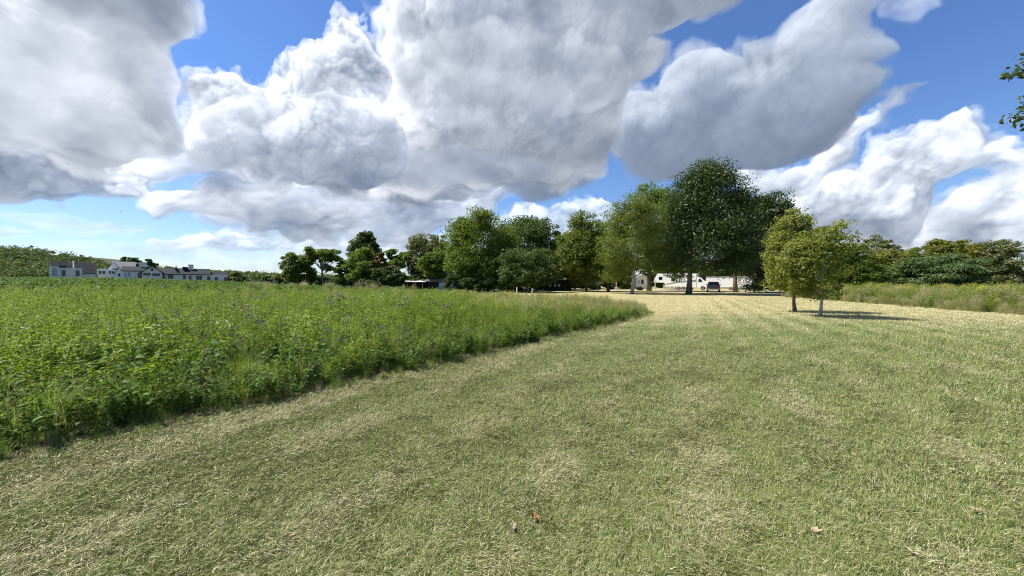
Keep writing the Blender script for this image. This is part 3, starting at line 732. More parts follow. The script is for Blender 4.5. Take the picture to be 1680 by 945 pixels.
# ------------------------------------------------------------------ trees ---
BARK = principled('bark', (0.169, 0.137, 0.104), .9, var=.35, vscale=6, bump=.6)
BARK_PALE = principled('pale_bark', (0.390, 0.351, 0.293), .85, var=.3, vscale=5, bump=.5)
LM = {
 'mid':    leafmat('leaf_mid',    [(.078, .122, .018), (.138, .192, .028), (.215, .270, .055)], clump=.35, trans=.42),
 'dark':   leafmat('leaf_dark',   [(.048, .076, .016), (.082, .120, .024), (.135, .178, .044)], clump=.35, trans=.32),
 'maple':  leafmat('leaf_maple',  [(.030, .052, .010), (.052, .086, .016), (.110, .150, .050)], clump=.35, trans=.22, rough=.4, spec=.4),
 'olive':  leafmat('leaf_olive',  [(.098, .130, .022), (.150, .185, .032), (.215, .235, .055)], clump=.3, trans=.4),
 'lime':   leafmat('leaf_lime',   [(.105, .135, .022), (.215, .238, .044), (.345, .355, .105)], clump=.8, trans=.42),
 'yellow': leafmat('leaf_yellow', [(.115, .130, .018), (.190, .195, .028), (.290, .275, .070)], clump=.3),
 'rust':   leafmat('leaf_rust',   [(.095, .090, .020), (.160, .110, .035), (.200, .125, .050)], clump=.3, trans=.4),
 'teal':   leafmat('leaf_teal',   [(.060, .098, .030), (.110, .165, .055), (.185, .245, .100)], clump=.4, trans=.32),
 'grey':   leafmat('leaf_grey',   [(0.098, 0.115, 0.039), (0.155, 0.172, 0.063), (0.241, 0.247, 0.115)], clump=.35),
}
def crown_pts(rng, lobes, n_cl):
    """cluster centres near the skin of a set of ellipsoid lobes"""
    out = []; w = np.array([l[3] * l[4] * l[5] for l in lobes]) ** .67; w = w / w.sum()
    ids = rng.choice(len(lobes), n_cl, p=w)
    for i in ids:
        cx, cy, cz, rx, ry, rz = lobes[i]
        v = rng.normal(0, 1, 3); v /= np.linalg.norm(v); v *= rng.uniform(.25, 1) ** .42
        out.append((cx + v[0] * rx, cy + v[1] * ry, cz + v[2] * rz))
    return np.array(out)
def foliage(rng, cl, rad, per, size, flat=.6):
    m = len(cl); n = m * per
    c = np.repeat(cl, per, 0); r = np.repeat(rad, per)[:, None]
    v = rng.normal(0, 1, (n, 3)); v /= np.linalg.norm(v, axis=1, keepdims=True); v *= rng.uniform(.15, 1, (n, 1)) ** .5
    p = c + v * r * np.array([1, 1, flat])
    nrm = v * .7 + np.array([0, 0, .55]) + rng.normal(0, .55, (n, 3)); nrm /= np.linalg.norm(nrm, axis=1, keepdims=True)
    a = rng.normal(0, 1, (n, 3)); t = np.cross(nrm, a); t /= np.linalg.norm(t, axis=1, keepdims=True); b = np.cross(nrm, t)
    s = (size * rng.uniform(.55, 1.3, n))[:, None]
    V = np.stack([p - t * s * .62, p + b * s * .32 + nrm * s * .10, p + t * s * .62, p - b * s * .32 + nrm * s * .10], 1).reshape(-1, 3)
    return V, np.arange(n)[:, None] * 4 + np.array([0, 1, 2, 3])
def skeleton(rng, base, top_z, r0, cl, split, lean=(0, 0), n_limb=9, bends=.04):
    """trunk from base to top_z with limbs that reach into the leaf clusters"""
    mb = MB(); H = top_z - base[2]; K = 9; pts = []; rr = []
    off = np.cumsum(rng.normal(0, bends * H / K, (K, 2)), 0)
    for i in range(K):
        t = i / (K - 1); pts.append(Vector((base[0] + off[i][0] * (i > 0) + lean[0] * t * H, base[1] + off[i][1] * (i > 0) + lean[1] * t * H, base[2] - .05 + t * H)))
        rr.append(r0 * ((1.35 if i == 0 else 1.0) * (1 - .88 * t)) + .01)
    mb.tube(pts, rr, 9)
    idx = rng.permutation(len(cl)); used = 0
    for j in idx:
        if used >= n_limb: break
        c = Vector(cl[j]); used += 1
        hz = np.clip((c.z - base[2]) / H * rng.uniform(.45, .75), split, .92)
        k = hz * (K - 1); i0 = int(k); st = pts[i0].lerp(pts[min(i0 + 1, K - 1)], k - i0)
        rs = r0 * (1 - .88 * hz) * .55
        mid = st.lerp(c, .5) + Vector((0, 0, (c - st).length * .08)) + Vector(rng.normal(0, .05, 3)) * (c - st).length
        q = [st, st.lerp(mid, .5) + Vector(rng.normal(0, .02, 3)) * (c - st).length, mid, mid.lerp(c, .55) + Vector(rng.normal(0, .03, 3)) * (c - st).length, c]
        mb.tube(q, [rs, rs * .78, rs * .55, rs * .34, rs * .12 + .004], 6, cap=False)
        # twigs to nearby clusters
        dd = np.linalg.norm(cl - np.array(c), axis=1); near = np.argsort(dd)[1:4]
        for m_ in near:
            e = Vector(cl[m_]); mb.tube([mid, mid.lerp(e, .5) + Vector((0, 0, .05 * dd[m_])), e], [rs * .4, rs * .22, .01], 5, cap=False)
    return mb
tree_i = [0]
def tree(name, label, px, d, top, half, low, kind, trunk_px=None, base_py=None, r0=None, shape='round', leaf=None, n=9000, gap=0.0, limbs=10,
         bark=None, lobes=None, lean=(0, 0), group=None, split=.28, cat='tree', crown_flat=.55, size_k=1.0, nl=7):
    tree_i[0] += 1; rng = np.random.default_rng(1000 + tree_i[0] * 7)
    x = at(px, d); bx = at(trunk_px, d) if trunk_px else x; bz = float(gz(bx, d))
    zt, zl = zat(px, top, d), max(zat(px, low, d), bz + .05); rx = half * d / 620; H = zt - zl
    if lobes is None:
        lobes = []
        if shape == 'round':
            lobes.append((0, 0, .46, .86, .86, .45))
            for q in range(nl):
                a = rng.uniform(0, 2 * np.pi); h = rng.uniform(.12, .80); rr = rng.uniform(.38, .58)
                k = .55 * math.sqrt(max(.1, 1 - (2 * h - 1) ** 2)) + .08
                lobes.append((math.cos(a) * k, math.sin(a) * k, h, rr * .9, rr * .9, rr * .42))
            lobes.append((rng.uniform(-.2, .2), 0, .80, .42, .42, .2))
        elif shape == 'dome':
            lobes.append((0, 0, .46, .92, .92, .44)); lobes.append((0, 0, .30, 1.0, .9, .24))
            for q in range(14):
                a = rng.uniform(0, 2 * np.pi); h = rng.uniform(.15, .86); k = .66 * math.sqrt(max(.12, 1 - max(0, 1.5 * h - .75) ** 2 * 1.6))
                rr = rng.uniform(.26, .40); lobes.append((math.cos(a) * k, math.sin(a) * k, h, rr, rr, rr * .42))
        elif shape == 'cone':
            for q in range(8):
                h = (q + .5) / 8; w = (1 - h) ** .7; lobes.append((rng.uniform(-.06, .06), 0, h, w, w, .10))
        elif shape == 'layers':
            for q in range(18):
                h = rng.uniform(.08, .92); w = math.sqrt(1 - h * h * .85); a = rng.uniform(0, 6.28); k = w * .62
                lobes.append((math.cos(a) * k, math.sin(a) * k, h, .45, .45, .09))
            lobes.append((0, 0, .45, .7, .7, .42))
        elif shape == 'open':
            for q in range(12):
                a = rng.uniform(0, 6.28); h = rng.uniform(.2, .95); k = .75 * math.sqrt(max(.05, 1 - (1.5 * h - .75) ** 2)) * rng.uniform(.5, 1)
                lobes.append((math.cos(a) * k, math.sin(a) * k, h, .3, .3, .12))
    Lb = [(x + l[0] * rx, d + l[1] * rx, zl + l[2] * H, l[3] * rx, l[4] * rx, l[5] * H) for l in lobes]
    leaf = leaf or .0042 * d; leaf *= size_k
    n *= 2.0; leaf *= 1.12; half *= 1.07; rx *= 1.07; PER = 80 if d > 30 else 55; n_cl = max(34, int(n / PER)); cl = crown_pts(rng, Lb, n_cl); 
    cl[:, 2] = np.maximum(cl[:, 2], bz + .2)
    rad = rng.uniform(.6, 1.35, n_cl) * (rx * H * rx) ** (1 / 3) * .185 * (1 - .4 * gap)
    if gap: keep = lumpy(cl[:, 0], cl[:, 2], 7 / max(rx, 1), tree_i[0]) > -.55 + gap; keep[:8] = True; cl, rad = cl[keep], rad[keep]
    V, F = foliage(rng, cl, rad, PER, leaf, crown_flat)
    t = empty(name, (bx, d, bz), 0, label, cat, group)
    inv = np.array([bx, d, bz])
    np_mesh('crown', V - inv, F, LM[kind], t)
    r0 = (r0 or .018 * (zt - bz) + .05) * (.55 if d > 30 else 1)
    mb = skeleton(rng, (0, 0, 0), (zl + H * .82) - bz, r0, cl - inv, split, lean, limbs)
    mb.build('trunk', bark or BARK, t, smooth=True)
    return t
G1 = 'trees beyond the meadow'; G2 = 'trees along the right-hand field edge'; G3 = 'big trees in front of the parked campers'
# left group beyond the meadow
tree('broadleaf_tree', 'small dense olive-green tree, first on the left of the row beyond the meadow', 489, 88, 413, 26, 464, 'olive', n=7000, shape='dome', group=G1)
tree('broadleaf_tree', 'open tree with dark spreading limbs showing through a thin crown', 530, 85, 400, 34, 456, 'mid', shape='open', n=3800, gap=.2, limbs=26, group=G1, split=.15, r0=.45)
tree('broadleaf_tree', 'dim thin tree behind the spreading open tree', 566, 96, 425, 17, 464, 'dark', n=3000, gap=.1, group=G1)
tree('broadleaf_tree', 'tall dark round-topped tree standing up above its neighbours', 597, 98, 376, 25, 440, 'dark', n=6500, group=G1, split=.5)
tree('broadleaf_tree', 'bright green rounded tree in front of the tall dark round top', 594, 80, 407, 31, 468, 'mid', n=9000, group=G1)
tree('broadleaf_tree', 'reddish-brown autumn tree between two green ones', 626, 79, 415, 15, 450, 'rust', n=3000, group=G1)
tree('broadleaf_tree', 'airy green tree with sky showing through beside the reddish tree', 653, 84, 409, 23, 455, 'mid', n=4200, shape='open', group=G1, limbs=16)
tree('cedar_tree', 'low dark cedar bush left of the open shed', 640, 74, 437, 27, 470, 'dark', n=5500, group=G1)
tree('broadleaf_tree', 'grey-green tree with yellowing top behind the open shed', 703, 86, 374, 37, 462, 'grey', n=12000, shape='dome', group=G1, gap=.05)
tree('broadleaf_tree', 'green tree low in front of the grey-green yellowing tree', 712, 80, 408, 28, 464, 'mid', n=6000, group=G1)
tree('broadleaf_tree', 'wide deep green tree, left half of the big pair right of the shed', 794, 64, 347, 61, 472, 'mid', n=26000, shape='dome', group=G1, limbs=14, bark=BARK_PALE)
tree('broadleaf_tree', 'tall dark green tree, right half of the big pair right of the shed', 864, 70, 349, 53, 470, 'dark', n=24000, shape='dome', group=G1, limbs=14)
tree('broadleaf_tree', 'low broad dark tree in shade in front of the big pair', 866, 56, 402, 48, 474, 'dark', n=15000, shape='dome', group=G1, limbs=16, bark=BARK_PALE)
tree('pine_tree', 'slim pale pine behind the dark barn roof', 912, 82, 372, 17, 455, 'teal', n=3200, shape='cone', group=G1)
tree('broadleaf_tree', 'low green tree filling the gap behind the dark barn', 922, 80, 402, 32, 468, 'mid', n=8000, group=G1)
tree('broadleaf_tree', 'olive tree with a jagged top left of the pale-trunked tree', 960, 64, 342, 43, 466, 'olive', trunk_px=962, n=17000, group=G3, nl=12)
tree('broadleaf_tree', 'shaded green tree with a leaning dark trunk', 994, 64, 364, 42, 464, 'mid', trunk_px=998, n=9000, group=G3, lean=(-.06, 0), r0=.42)
tree('locust_tree', 'feathery olive tree with a forked pale grey trunk at the end of the meadow', 1036, 52, 317, 55, 456, 'olive', trunk_px=1037, n=20000, group=G3, bark=BARK_PALE, r0=.38, limbs=22, gap=.10, size_k=.8, split=.34, nl=10)
tree('broadleaf_tree', 'dark double-trunked tree behind the pale-trunked tree', 1080, 70, 300, 46, 452, 'mid', trunk_px=1065, n=16000, group=G3, r0=.66, split=.10)
tree('maple_tree', 'largest tree in the picture, a dark glossy maple in front of the campers', 1162, 53, 262, 78, 459, 'maple', trunk_px=1130, n=42000, group=G3, r0=.62, limbs=18, nl=13,
     lobes=[(0,0,.38,.90,.90,.34),(0,0,.60,.62,.7,.3),(-.62,.1,.30,.40,.5,.24),(.60,.1,.30,.44,.5,.26),(-.5,-.2,.52,.40,.45,.2),(.45,-.2,.55,.42,.45,.2),(-.1,0,.80,.46,.5,.19),(-.35,0,.74,.36,.4,.15),(.2,-.1,.72,.42,.4,.18),(-.62,0,.62,.26,.3,.12),(.68,0,.50,.28,.4,.15),(-.02,0,.90,.26,.3,.10),(0,-.5,.25,.7,.4,.2)])
tree('maple_tree', 'second maple behind the blue pickup, its crown merging with the largest tree', 1232, 62, 311, 52, 461, 'maple', trunk_px=1207, n=20000, group=G3, r0=.6, gap=.05)
tree('broadleaf_tree', 'shaded tree between the second maple and the two small lawn trees', 1268, 74, 345, 36, 472, 'dark', n=9000, group=G3)
# the two small trees on the lawn
tree('young_tree', 'taller of the two young lime-green trees on the lawn, farther back', 1303, 20.8, 343, 48, 488, 'lime', trunk_px=1305, n=11500, gap=.14, leaf=.10, r0=.075, limbs=16, group='two young trees on the lawn', nl=9,
     lobes=[(0,0,.45,.8,.8,.38),(-.5,0,.28,.42,.5,.2),(-.55,0,.55,.38,.4,.16),(.5,0,.55,.4,.4,.2),(.05,0,.84,.36,.4,.17),(.4,.1,.78,.28,.3,.13),(-.25,.2,.75,.36,.4,.16),(.3,0,.2,.5,.5,.18)])
tree('young_tree', 'shorter young lime-green tree with a pale trunk standing nearest on the lawn', 1342, 17.8, 366, 47, 492, 'lime', trunk_px=1347, n=10500, leaf=.095, r0=.062, limbs=20, group='two young trees on the lawn', bark=BARK_PALE, gap=.10, nl=11)
# right-hand edge
tree('broadleaf_tree', 'mid-green tree just right of the two young lawn trees', 1402, 48, 398, 32, 480, 'mid', n=9000, group=G2, gap=.05)
tree('broadleaf_tree', 'thin-topped yellow-green tree rising behind the golden tree', 1436, 66, 386, 30, 440, 'grey', n=5000, group=G2, gap=.15)
tree('broadleaf_tree', 'golden olive tree right of the mid-green one', 1442, 58, 402, 38, 478, 'yellow', n=11000, shape='dome', group=G2)
tree('broadleaf_tree', 'dark low shrubby tree under the golden tree', 1434, 50, 437, 36, 484, 'dark', n=6500, group=G2)
tree('broadleaf_tree', 'brownish-green rounded tree behind the wide blue-green tree', 1494, 66, 398, 34, 478, 'olive', n=9500, shape='dome', group=G2)
tree('locust_tree', 'wide blue-green tree with layered spreading boughs', 1536, 48, 417, 58, 480, 'teal', n=24000, shape='layers', group=G2, crown_flat=.35)
tree('broadleaf_tree', 'yellow-green tree peeping over the wide blue-green tree', 1558, 68, 386, 30, 450, 'yellow', n=8000, shape='dome', group=G2, gap=.05)
tree('broadleaf_tree', 'tall yellowish tree left of the grey one at the right edge', 1600, 62, 391, 26, 482, 'yellow', n=8500, shape='dome', group=G2)
tree('broadleaf_tree', 'grey-green tree with a thin right side near the right edge', 1640, 60, 383, 33, 482, 'grey', n=9500, group=G2, gap=.12, shape='dome', limbs=18)
tree('broadleaf_tree', 'small green tree cut by the right edge of the picture', 1682, 60, 440, 20, 482, 'mid', n=3500, group=G2)
tree('broadleaf_tree', 'low green tree closing the gap between the lawn trees and the brick house', 1330, 70, 420, 44, 476, 'mid', n=7000, group=G2)
# dim trees deeper in the grove; behind the campers, dark trees added for shade
G5 = 'shaded trees deep in the grove'
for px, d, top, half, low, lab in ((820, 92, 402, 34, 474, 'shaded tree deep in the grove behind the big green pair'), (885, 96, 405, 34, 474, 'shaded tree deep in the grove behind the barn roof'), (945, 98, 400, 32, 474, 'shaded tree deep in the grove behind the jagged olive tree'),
                                (1000, 96, 395, 34, 474, 'shaded tree deep in the grove behind the leaning trunk'), (1290, 88, 398, 34, 476, 'shaded tree far behind the taller young tree'), (760, 90, 420, 26, 474, 'shaded tree just right of the old shed'), (1085, 108, 425, 34, 476, 'added dark backdrop tree behind the roof of the camper with the swoosh'), (1140, 110, 428, 34, 476, 'added dark backdrop tree behind the white van'), (1192, 108, 426, 34, 476, 'added dark backdrop tree behind the white box trailer'), (1245, 104, 424, 32, 476, 'added dark backdrop tree behind the brick house'), (1040, 106, 424, 30, 476, 'added dark backdrop tree behind the white cottage'), (1385, 76, 425, 30, 478, 'shaded tree low behind the shorter young tree'), (1590, 74, 430, 40, 478, 'shaded tree low behind the wide blue-green tree')):
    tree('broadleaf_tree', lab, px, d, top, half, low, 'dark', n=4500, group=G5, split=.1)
# shrubs
def shrub(label, px, d, top, half, kind, n=1800):
    return tree('shrub', label, px, d, top, half, 999, kind, n=n, limbs=5, r0=.05, cat='shrub', split=.05)
shrub('pale green shrub left of the olive tree beyond the meadow', 455, 95, 449, 20, 'grey')
shrub('pale bush just right of the long white house', 388, 130, 444, 15, 'grey')
shrub('low dark shrub under the dark trees left of the barn', 800, 60, 452, 30, 'dark', 2600)
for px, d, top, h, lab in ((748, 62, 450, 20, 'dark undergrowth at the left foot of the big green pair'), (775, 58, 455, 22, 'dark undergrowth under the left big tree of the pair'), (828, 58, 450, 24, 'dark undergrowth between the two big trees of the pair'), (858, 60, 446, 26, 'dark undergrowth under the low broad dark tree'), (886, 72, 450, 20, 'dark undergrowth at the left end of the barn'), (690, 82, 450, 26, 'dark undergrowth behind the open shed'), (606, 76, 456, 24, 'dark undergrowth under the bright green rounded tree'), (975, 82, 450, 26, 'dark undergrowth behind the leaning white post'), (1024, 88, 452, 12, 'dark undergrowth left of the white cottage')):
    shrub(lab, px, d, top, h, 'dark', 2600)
shrub('dark undergrowth right of the barn', 950, 78, 455, 24, 'dark', 2200)
shrub('dark undergrowth behind the leaning trunk', 1008, 82, 452, 22, 'dark', 2200)
shrub('clipped dark bush in front of the white cottage', 1049, 74, 471, 5, 'dark', 700)
shrub('dark scrub between the brick house and the lawn trees', 1262, 66, 448, 24, 'dark', 2600)
shrub('dark scrub beyond the taller young tree', 1305, 60, 455, 26, 'dark', 2600)
shrub('dark scrub behind the thin trees left of the reddish one', 572, 84, 448, 22, 'dark', 1800)
shrub('low brush under the open spreading tree', 520, 88, 454, 18, 'dark', 1500)
# trees behind the white houses
tree('broadleaf_tree', 'round dark treetop behind the white farmhouse gable', 216, 210, 420, 13, 450, 'dark', n=1500, group='treetops behind the white houses')
tree('broadleaf_tree', 'dark treetop behind the long house chimney', 247, 215, 426, 9, 450, 'dark', n=1000, group='treetops behind the white houses')
# oak whose outermost sprays reach into the frame at the upper right
def oak():
    rng = np.random.default_rng(77); bx, by = 16.0, 6.0
    t = empty('oak_tree', (bx, by, 0), 0, 'oak whose leafy branch tips reach into the sky at the upper right edge', 'tree')
    lob = [(0, 0, 8, 3.6, 3.6, 4.0), (1.0, -1, 6, 3.0, 3, 2.4), (0, 0, 10.5, 2.6, 2.6, 2.0)]
    cl = crown_pts(rng, lob, 190); rad = rng.uniform(.5, 1.0, len(cl))
    mb = skeleton(rng, (0, 0, 0), 10, .3, cl, .25, n_limb=18)
    V, F = foliage(rng, cl, rad, 42, .15)
    tips = [((1638, 128), 9.0), ((1662, 108), 9.2), ((1676, 92), 9.4), ((1645, 196), 9.0), ((1664, 178), 9.2), ((1672, 162), 9.3), ((1670, 206), 9.1)]
    Vs, Fs = [V], [F]; c0 = len(V)
    for (px, py), d in tips:
        e = np.array([at(px, d) - bx, d - by, zat(px, py, d)]); s = np.array([-1.2, .8, e[2] - .9]); mid = (s + e) / 2 + np.array([0, 0, .35])
        mb.tube([s, mid, e], [.06, .03, .010], 5, cap=False)
        q = rng.uniform(.60, 1.0, 120) ** .8; pc = (1 - q)[:, None] ** 2 * s + (2 * q * (1 - q))[:, None] * mid + (q ** 2)[:, None] * e
        V2, F2 = foliage(rng, pc + rng.normal(0, .05, pc.shape), np.full(len(pc), .13), 1, .12); Vs.append(V2); Fs.append(F2 + c0); c0 += len(V2)
    np_mesh('crown', np.concatenate(Vs), np.concatenate(Fs), LM['dark'], t); mb.build('trunk', BARK, t, smooth=True)
oak()
# ------------------------------------------------------- wooded hill, far ---
def hills():
    # two ridges, profile (pixel column, pixel height of the tree tops) at a distance
    rng = np.random.default_rng(5)
    soil = principled('hill_soil', (.045, .06, .022), .95)
    mats = [leafmat('far_leaf_a', [(.040, .072, .016), (.075, .115, .026), (.120, .155, .045)], clump=.02), leafmat('far_leaf_b', [(.075, .105, .024), (.120, .145, .036), (.17, .18, .055)], clump=.02)]
    ridges = [(560, [(-700, 430), (-260, 412), (0, 403), (40, 404), (100, 410), (160, 424), (200, 433), (260, 441), (330, 447), (420, 452), (520, 458)], 9),
              (900, [(-700, 440), (0, 430), (260, 436), (330, 442), (400, 445), (470, 450), (600, 456), (800, 459)], 10)]
    for d, prof, th in ridges:
        pxs = np.linspace(prof[0][0], prof[-1][0], 90); tops = np.interp(pxs, *zip(*prof)); gh = np.maximum(CAM_H + (yh(pxs) - tops) * d / 620 - th, 0)
        rows = []
        for k, (dd, f) in enumerate([(-.42, -.01), (-.30, .22), (-.15, .65), (0, 1.0), (.25, 1.0), (.5, .0)]):
            rows.append(np.stack([at(pxs, d) * (1 + dd * .2), np.full_like(pxs, d * (1 + dd)), gh * f + 1.6 * (f < .05) * 0 + (1.2 if f <= .22 else 0)], 1))
        V = np.concatenate(rows); m = len(pxs); i = np.arange(len(rows) - 1)[:, None] * m + np.arange(m - 1)[None]
        F = np.stack([i, i + 1, i + 1 + m, i + m], -1).reshape(-1, 4)
        tag(np_mesh('hill', V, F, soil, smooth=True), kind='structure')
        # the wood on it
        n = 4200; u = rng.random(n); px = prof[0][0] + u * (prof[-1][0] - prof[0][0]); f = rng.random(n) ** .6
        g = np.maximum(CAM_H + (yh(px) - np.interp(px, *zip(*prof))) * d / 620 - th, 0)
        dist = np.interp(f, [0, .22, .65, 1], [1 - .40, 1 - .30, 1 - .15, 1.0]); z = g * np.interp(f, [0, .22, .65, 1], [0, .22, .65, 1]) + 1.0
        x = at(px, d) * (1 - (1 - dist) * .2); y = d * dist
        H = rng.uniform(.55, 1.3, n) * th; cl = []; rad = []
        for k in range(n):
            w = H[k] * rng.uniform(.35, .8)
            q = rng.normal(0, 1, (6, 3)); q /= np.linalg.norm(q, axis=1, keepdims=True)
            cl.append(np.array([x[k], y[k], z[k] + H[k] * .55]) + q * np.array([w * .6, w * .6, H[k] * .32])); rad.append(np.full(6, w * .45))
        cl = np.concatenate(cl); rad = np.concatenate(rad); half = rng.random(n) < .6; sel = np.repeat(half, 6)
        Vs = []; Fs = []; Ms = []; c0 = 0
        for mi, s_ in ((0, sel), (1, ~sel)):
            V, F = foliage(rng, cl[s_], rad[s_], 16, .0030 * d * .8, .8); Vs.append(V); Fs.append(F + c0); c0 += len(V); Ms.append(np.full(len(F), mi))
        o = np_mesh('hillside_wood', np.concatenate(Vs), np.concatenate(Fs), None); [o.data.materials.append(m_) for m_ in mats]
        o.data.polygons.foreach_set('material_index', np.concatenate(Ms).astype(np.int32))
        tag(o, 'far-off wooded hillside behind the white houses', 'wood', kind='stuff')
    # a low belt of wood closing the horizon
    n = 900; px = rng.uniform(-700, 2400, n); d = rng.uniform(300, 380, n); H = rng.uniform(4, 9, n) * np.where(px < 500, .45, 1); cl = np.stack([at(px, d), d, H * .5], 1)
    cl = np.repeat(cl, 6, 0) + rng.normal(0, 1, (n * 6, 3)) * np.repeat(H, 6)[:, None] * np.array([.35, .35, .2]); V, F = foliage(rng, cl, np.repeat(H, 6) * .35, 12, 1.3, .8)
    tag(np_mesh('distant_wood', V, F, mats[0]), 'low belt of far trees along the horizon', 'wood', kind='stuff')
hills()
# -------------------------------------------------------------- buildings ---
WHITE = principled('white_siding', (.80, .78, .74), .6, var=.05)
WHITE2 = principled('weathered_white', (.72, .68, .61), .7, var=.12)
SLATE = principled('slate_roof', (.040, .043, .050), .85, var=.2, vscale=1.5, spec=.1)
DARKW = principled('dark_window', (.012, .014, .018), .12, var=.1, spec=.6)
BLUEW = principled('pale_blue_glass', (.22, .32, .42), .2, var=.2)
DARKTRIM = principled('dark_trim', (.03, .032, .036), .6)
TIN = principled('tin_roof', (.62, .61, .60), .5, var=.2)
OLDWOOD = principled('old_dark_boards', (.035, .030, .026), .9, var=.3)
BRICK = principled('red_brick', (.36, .115, .07), .85, var=.2, vscale=4)
GREYP = principled('grey_boards', (.30, .31, .32), .8, var=.15)
def pos(px, d): x = float(at(px, d)); return (x, d, float(gz(x, d)))
class Bld:
    """a building whose front is drawn in photo columns at distance d; local x to the right, y away, z up"""
    def __init__(s, name, label, px, d, cat='house', group=None, face=False):
        s.px, s.d = px, d; s.base = pos(px, d); s.a0 = math.atan((px - 840) / 620) if face else 0; s.face = face
        s.R = d / math.cos(s.a0); s.r = empty(name, s.base, -s.a0, label, cat, group)
    def X(s, px):
        if s.face: return s.R * math.tan(math.atan((px - 840) / 620) - s.a0)
        return (px - s.px) * s.d / 620
    def Z(s, py, px=None):
        px = px or s.px; a = math.atan((px - 840) / 620); dd = s.R / math.cos(a - s.a0) * math.cos(a) if s.face else s.d
        return zat(px, py, dd) - s.base[2]
    def window(s, x0, x1, y0, y1, yf=0.0, mat=None, parent=None, label=None, name='window'):
        a, b, t, u = s.X(x0), s.X(x1), s.Z(y0, (x0 + x1) / 2), s.Z(y1, (x0 + x1) / 2)
        w = MB(); w.box(a, b, yf - .05, yf + .02, u, t)
        f = w.build(name, mat or DARKW, parent or s.r)
        g = MB(); e = .09
        g.box(a - e, b + e, yf - .09, yf + .01, t, t + e); g.box(a - e, b + e, yf - .11, yf + .01, u - e, u); g.box(a - e, a, yf - .09, yf + .01, u, t); g.box(b, b + e, yf - .09, yf + .01, u, t)
        g.build('frame', DARKTRIM if (mat is None) else WHITE, f)
        return f
def gable(mb, x0, x1, y0, y1, ze, zr, axis='x', over=.3, th=.18):
    """two roof slabs; ridge runs along axis"""
    if axis == 'x':
        ym = (y0 + y1) / 2; prof = [(y0 - over, ze - .1), (ym, zr), (y1 + over, ze - .1), (y1 + over, ze - .1 - th), (ym, zr - th), (y0 - over, ze - .1 - th)]; mb.prism(prof, x0 - over, x1 + over, 'x')
    else:
        xm = (x0 + x1) / 2; prof = [(x0 - over, ze - .1), (xm, zr), (x1 + over, ze - .1), (x1 + over, ze - .1 - th), (xm, zr - th), (x0 - over, ze - .1 - th)]; mb.prism(prof, y0 - over, y1 + over, 'y')
# 1 block-fronted building
b = Bld('farm_building', 'white block building with two dark windows, leftmost in front of the hill', 108, 128, face=True)
X, Z = b.X, b.Z
w = MB(); w.box(X(81), X(96), 0, 5, -.4, Z(438.5)); w.box(X(96) + .003, X(135), .3, 6, -.4, Z(440.5)); w.build('wall', WHITE2, b.r)
w = MB(); w.box(X(84), X(158), 6.4, 14, -.4, Z(447)); w.prism([(6.4, Z(447)), (14, Z(447)), (10.2, Z(430))], X(84), X(158)); w.build('rear_wall', WHITE, b.r)
w = MB(); gable(w, X(86), X(157), 6.4, 14, Z(447), Z(428.5)); rf = w.build('roof', SLATE, b.r)
w = MB(); w.box(X(120), X(122.5), 7.0, 7.6, Z(446), Z(426.5)); w.build('chimney', WHITE, rf)
w = MB(); w.box(X(97), X(110), 5.2, 6.2, Z(441), Z(435.5)); w.box(X(96.5), X(110.5), 5.1, 6.3, Z(435.5), Z(434.3)); w.build('roof_housing', SLATE, rf)
w = MB(); w.box(X(80.5), X(96.5), -.1, 5.1, Z(438.5), Z(437.8)); w.box(X(96.6), X(135.5), .2, 6.1, Z(440.5), Z(439.7)); w.build('coping', WHITE2, b.r)
b.window(85, 94, 440, 453, 0, BLUEW, name='door'); b.window(102, 107, 443, 452, .3); b.window(125, 130, 444, 452.5, .3)
# 2 farmhouse
b = Bld('farmhouse', 'bright white farmhouse with steep gables between the block building and the long house', 185, 150, face=True)
X, Z = b.X, b.Z
w = MB(); w.box(X(160), X(176), 0, 5, -.4, Z(441)); w.box(X(176) + .003, X(206), -.5, 7, -.4, Z(443)); w.prism([(X(176), Z(443)), (X(198), Z(443)), (X(187.5), Z(429))], 1, 1.4, 'y')
w.prism([(X(190), Z(447)), (X(201), Z(447)), (X(196), Z(438))], -1.6, -1.2, 'y'); w.box(X(190), X(201), -1.6, -.55, -.4, Z(447)); w.build('wall', WHITE, b.r)
w = MB(); gable(w, X(186), X(222), 1, 9, Z(441), Z(428)); gable(w, X(176), X(199), 1.3, 8, Z(443), Z(428.8), 'y', .25); gable(w, X(190), X(201), -1.5, 2, Z(447), Z(437.5), 'y', .2); w.build('roof', principled('grey_roof', (.20, .20, .205), .8), b.r)
w = MB(); w.box(X(160), X(185), -2.5, -2.3, Z(450.3), Z(449.6)); 
for q in range(9): w.box(X(161 + q * 2.8), X(161.4 + q * 2.8), -2.5, -2.3, -.2, Z(450.3))
w.build('porch_rail', WHITE, b.r)
b.window(180, 182, 445, 449, -.5); b.window(185, 187, 445, 449, -.5); b.window(194.5, 197, 449, 453, -1.6); b.window(163, 166, 445, 449, 0); b.window(169, 172, 445, 449, 0)
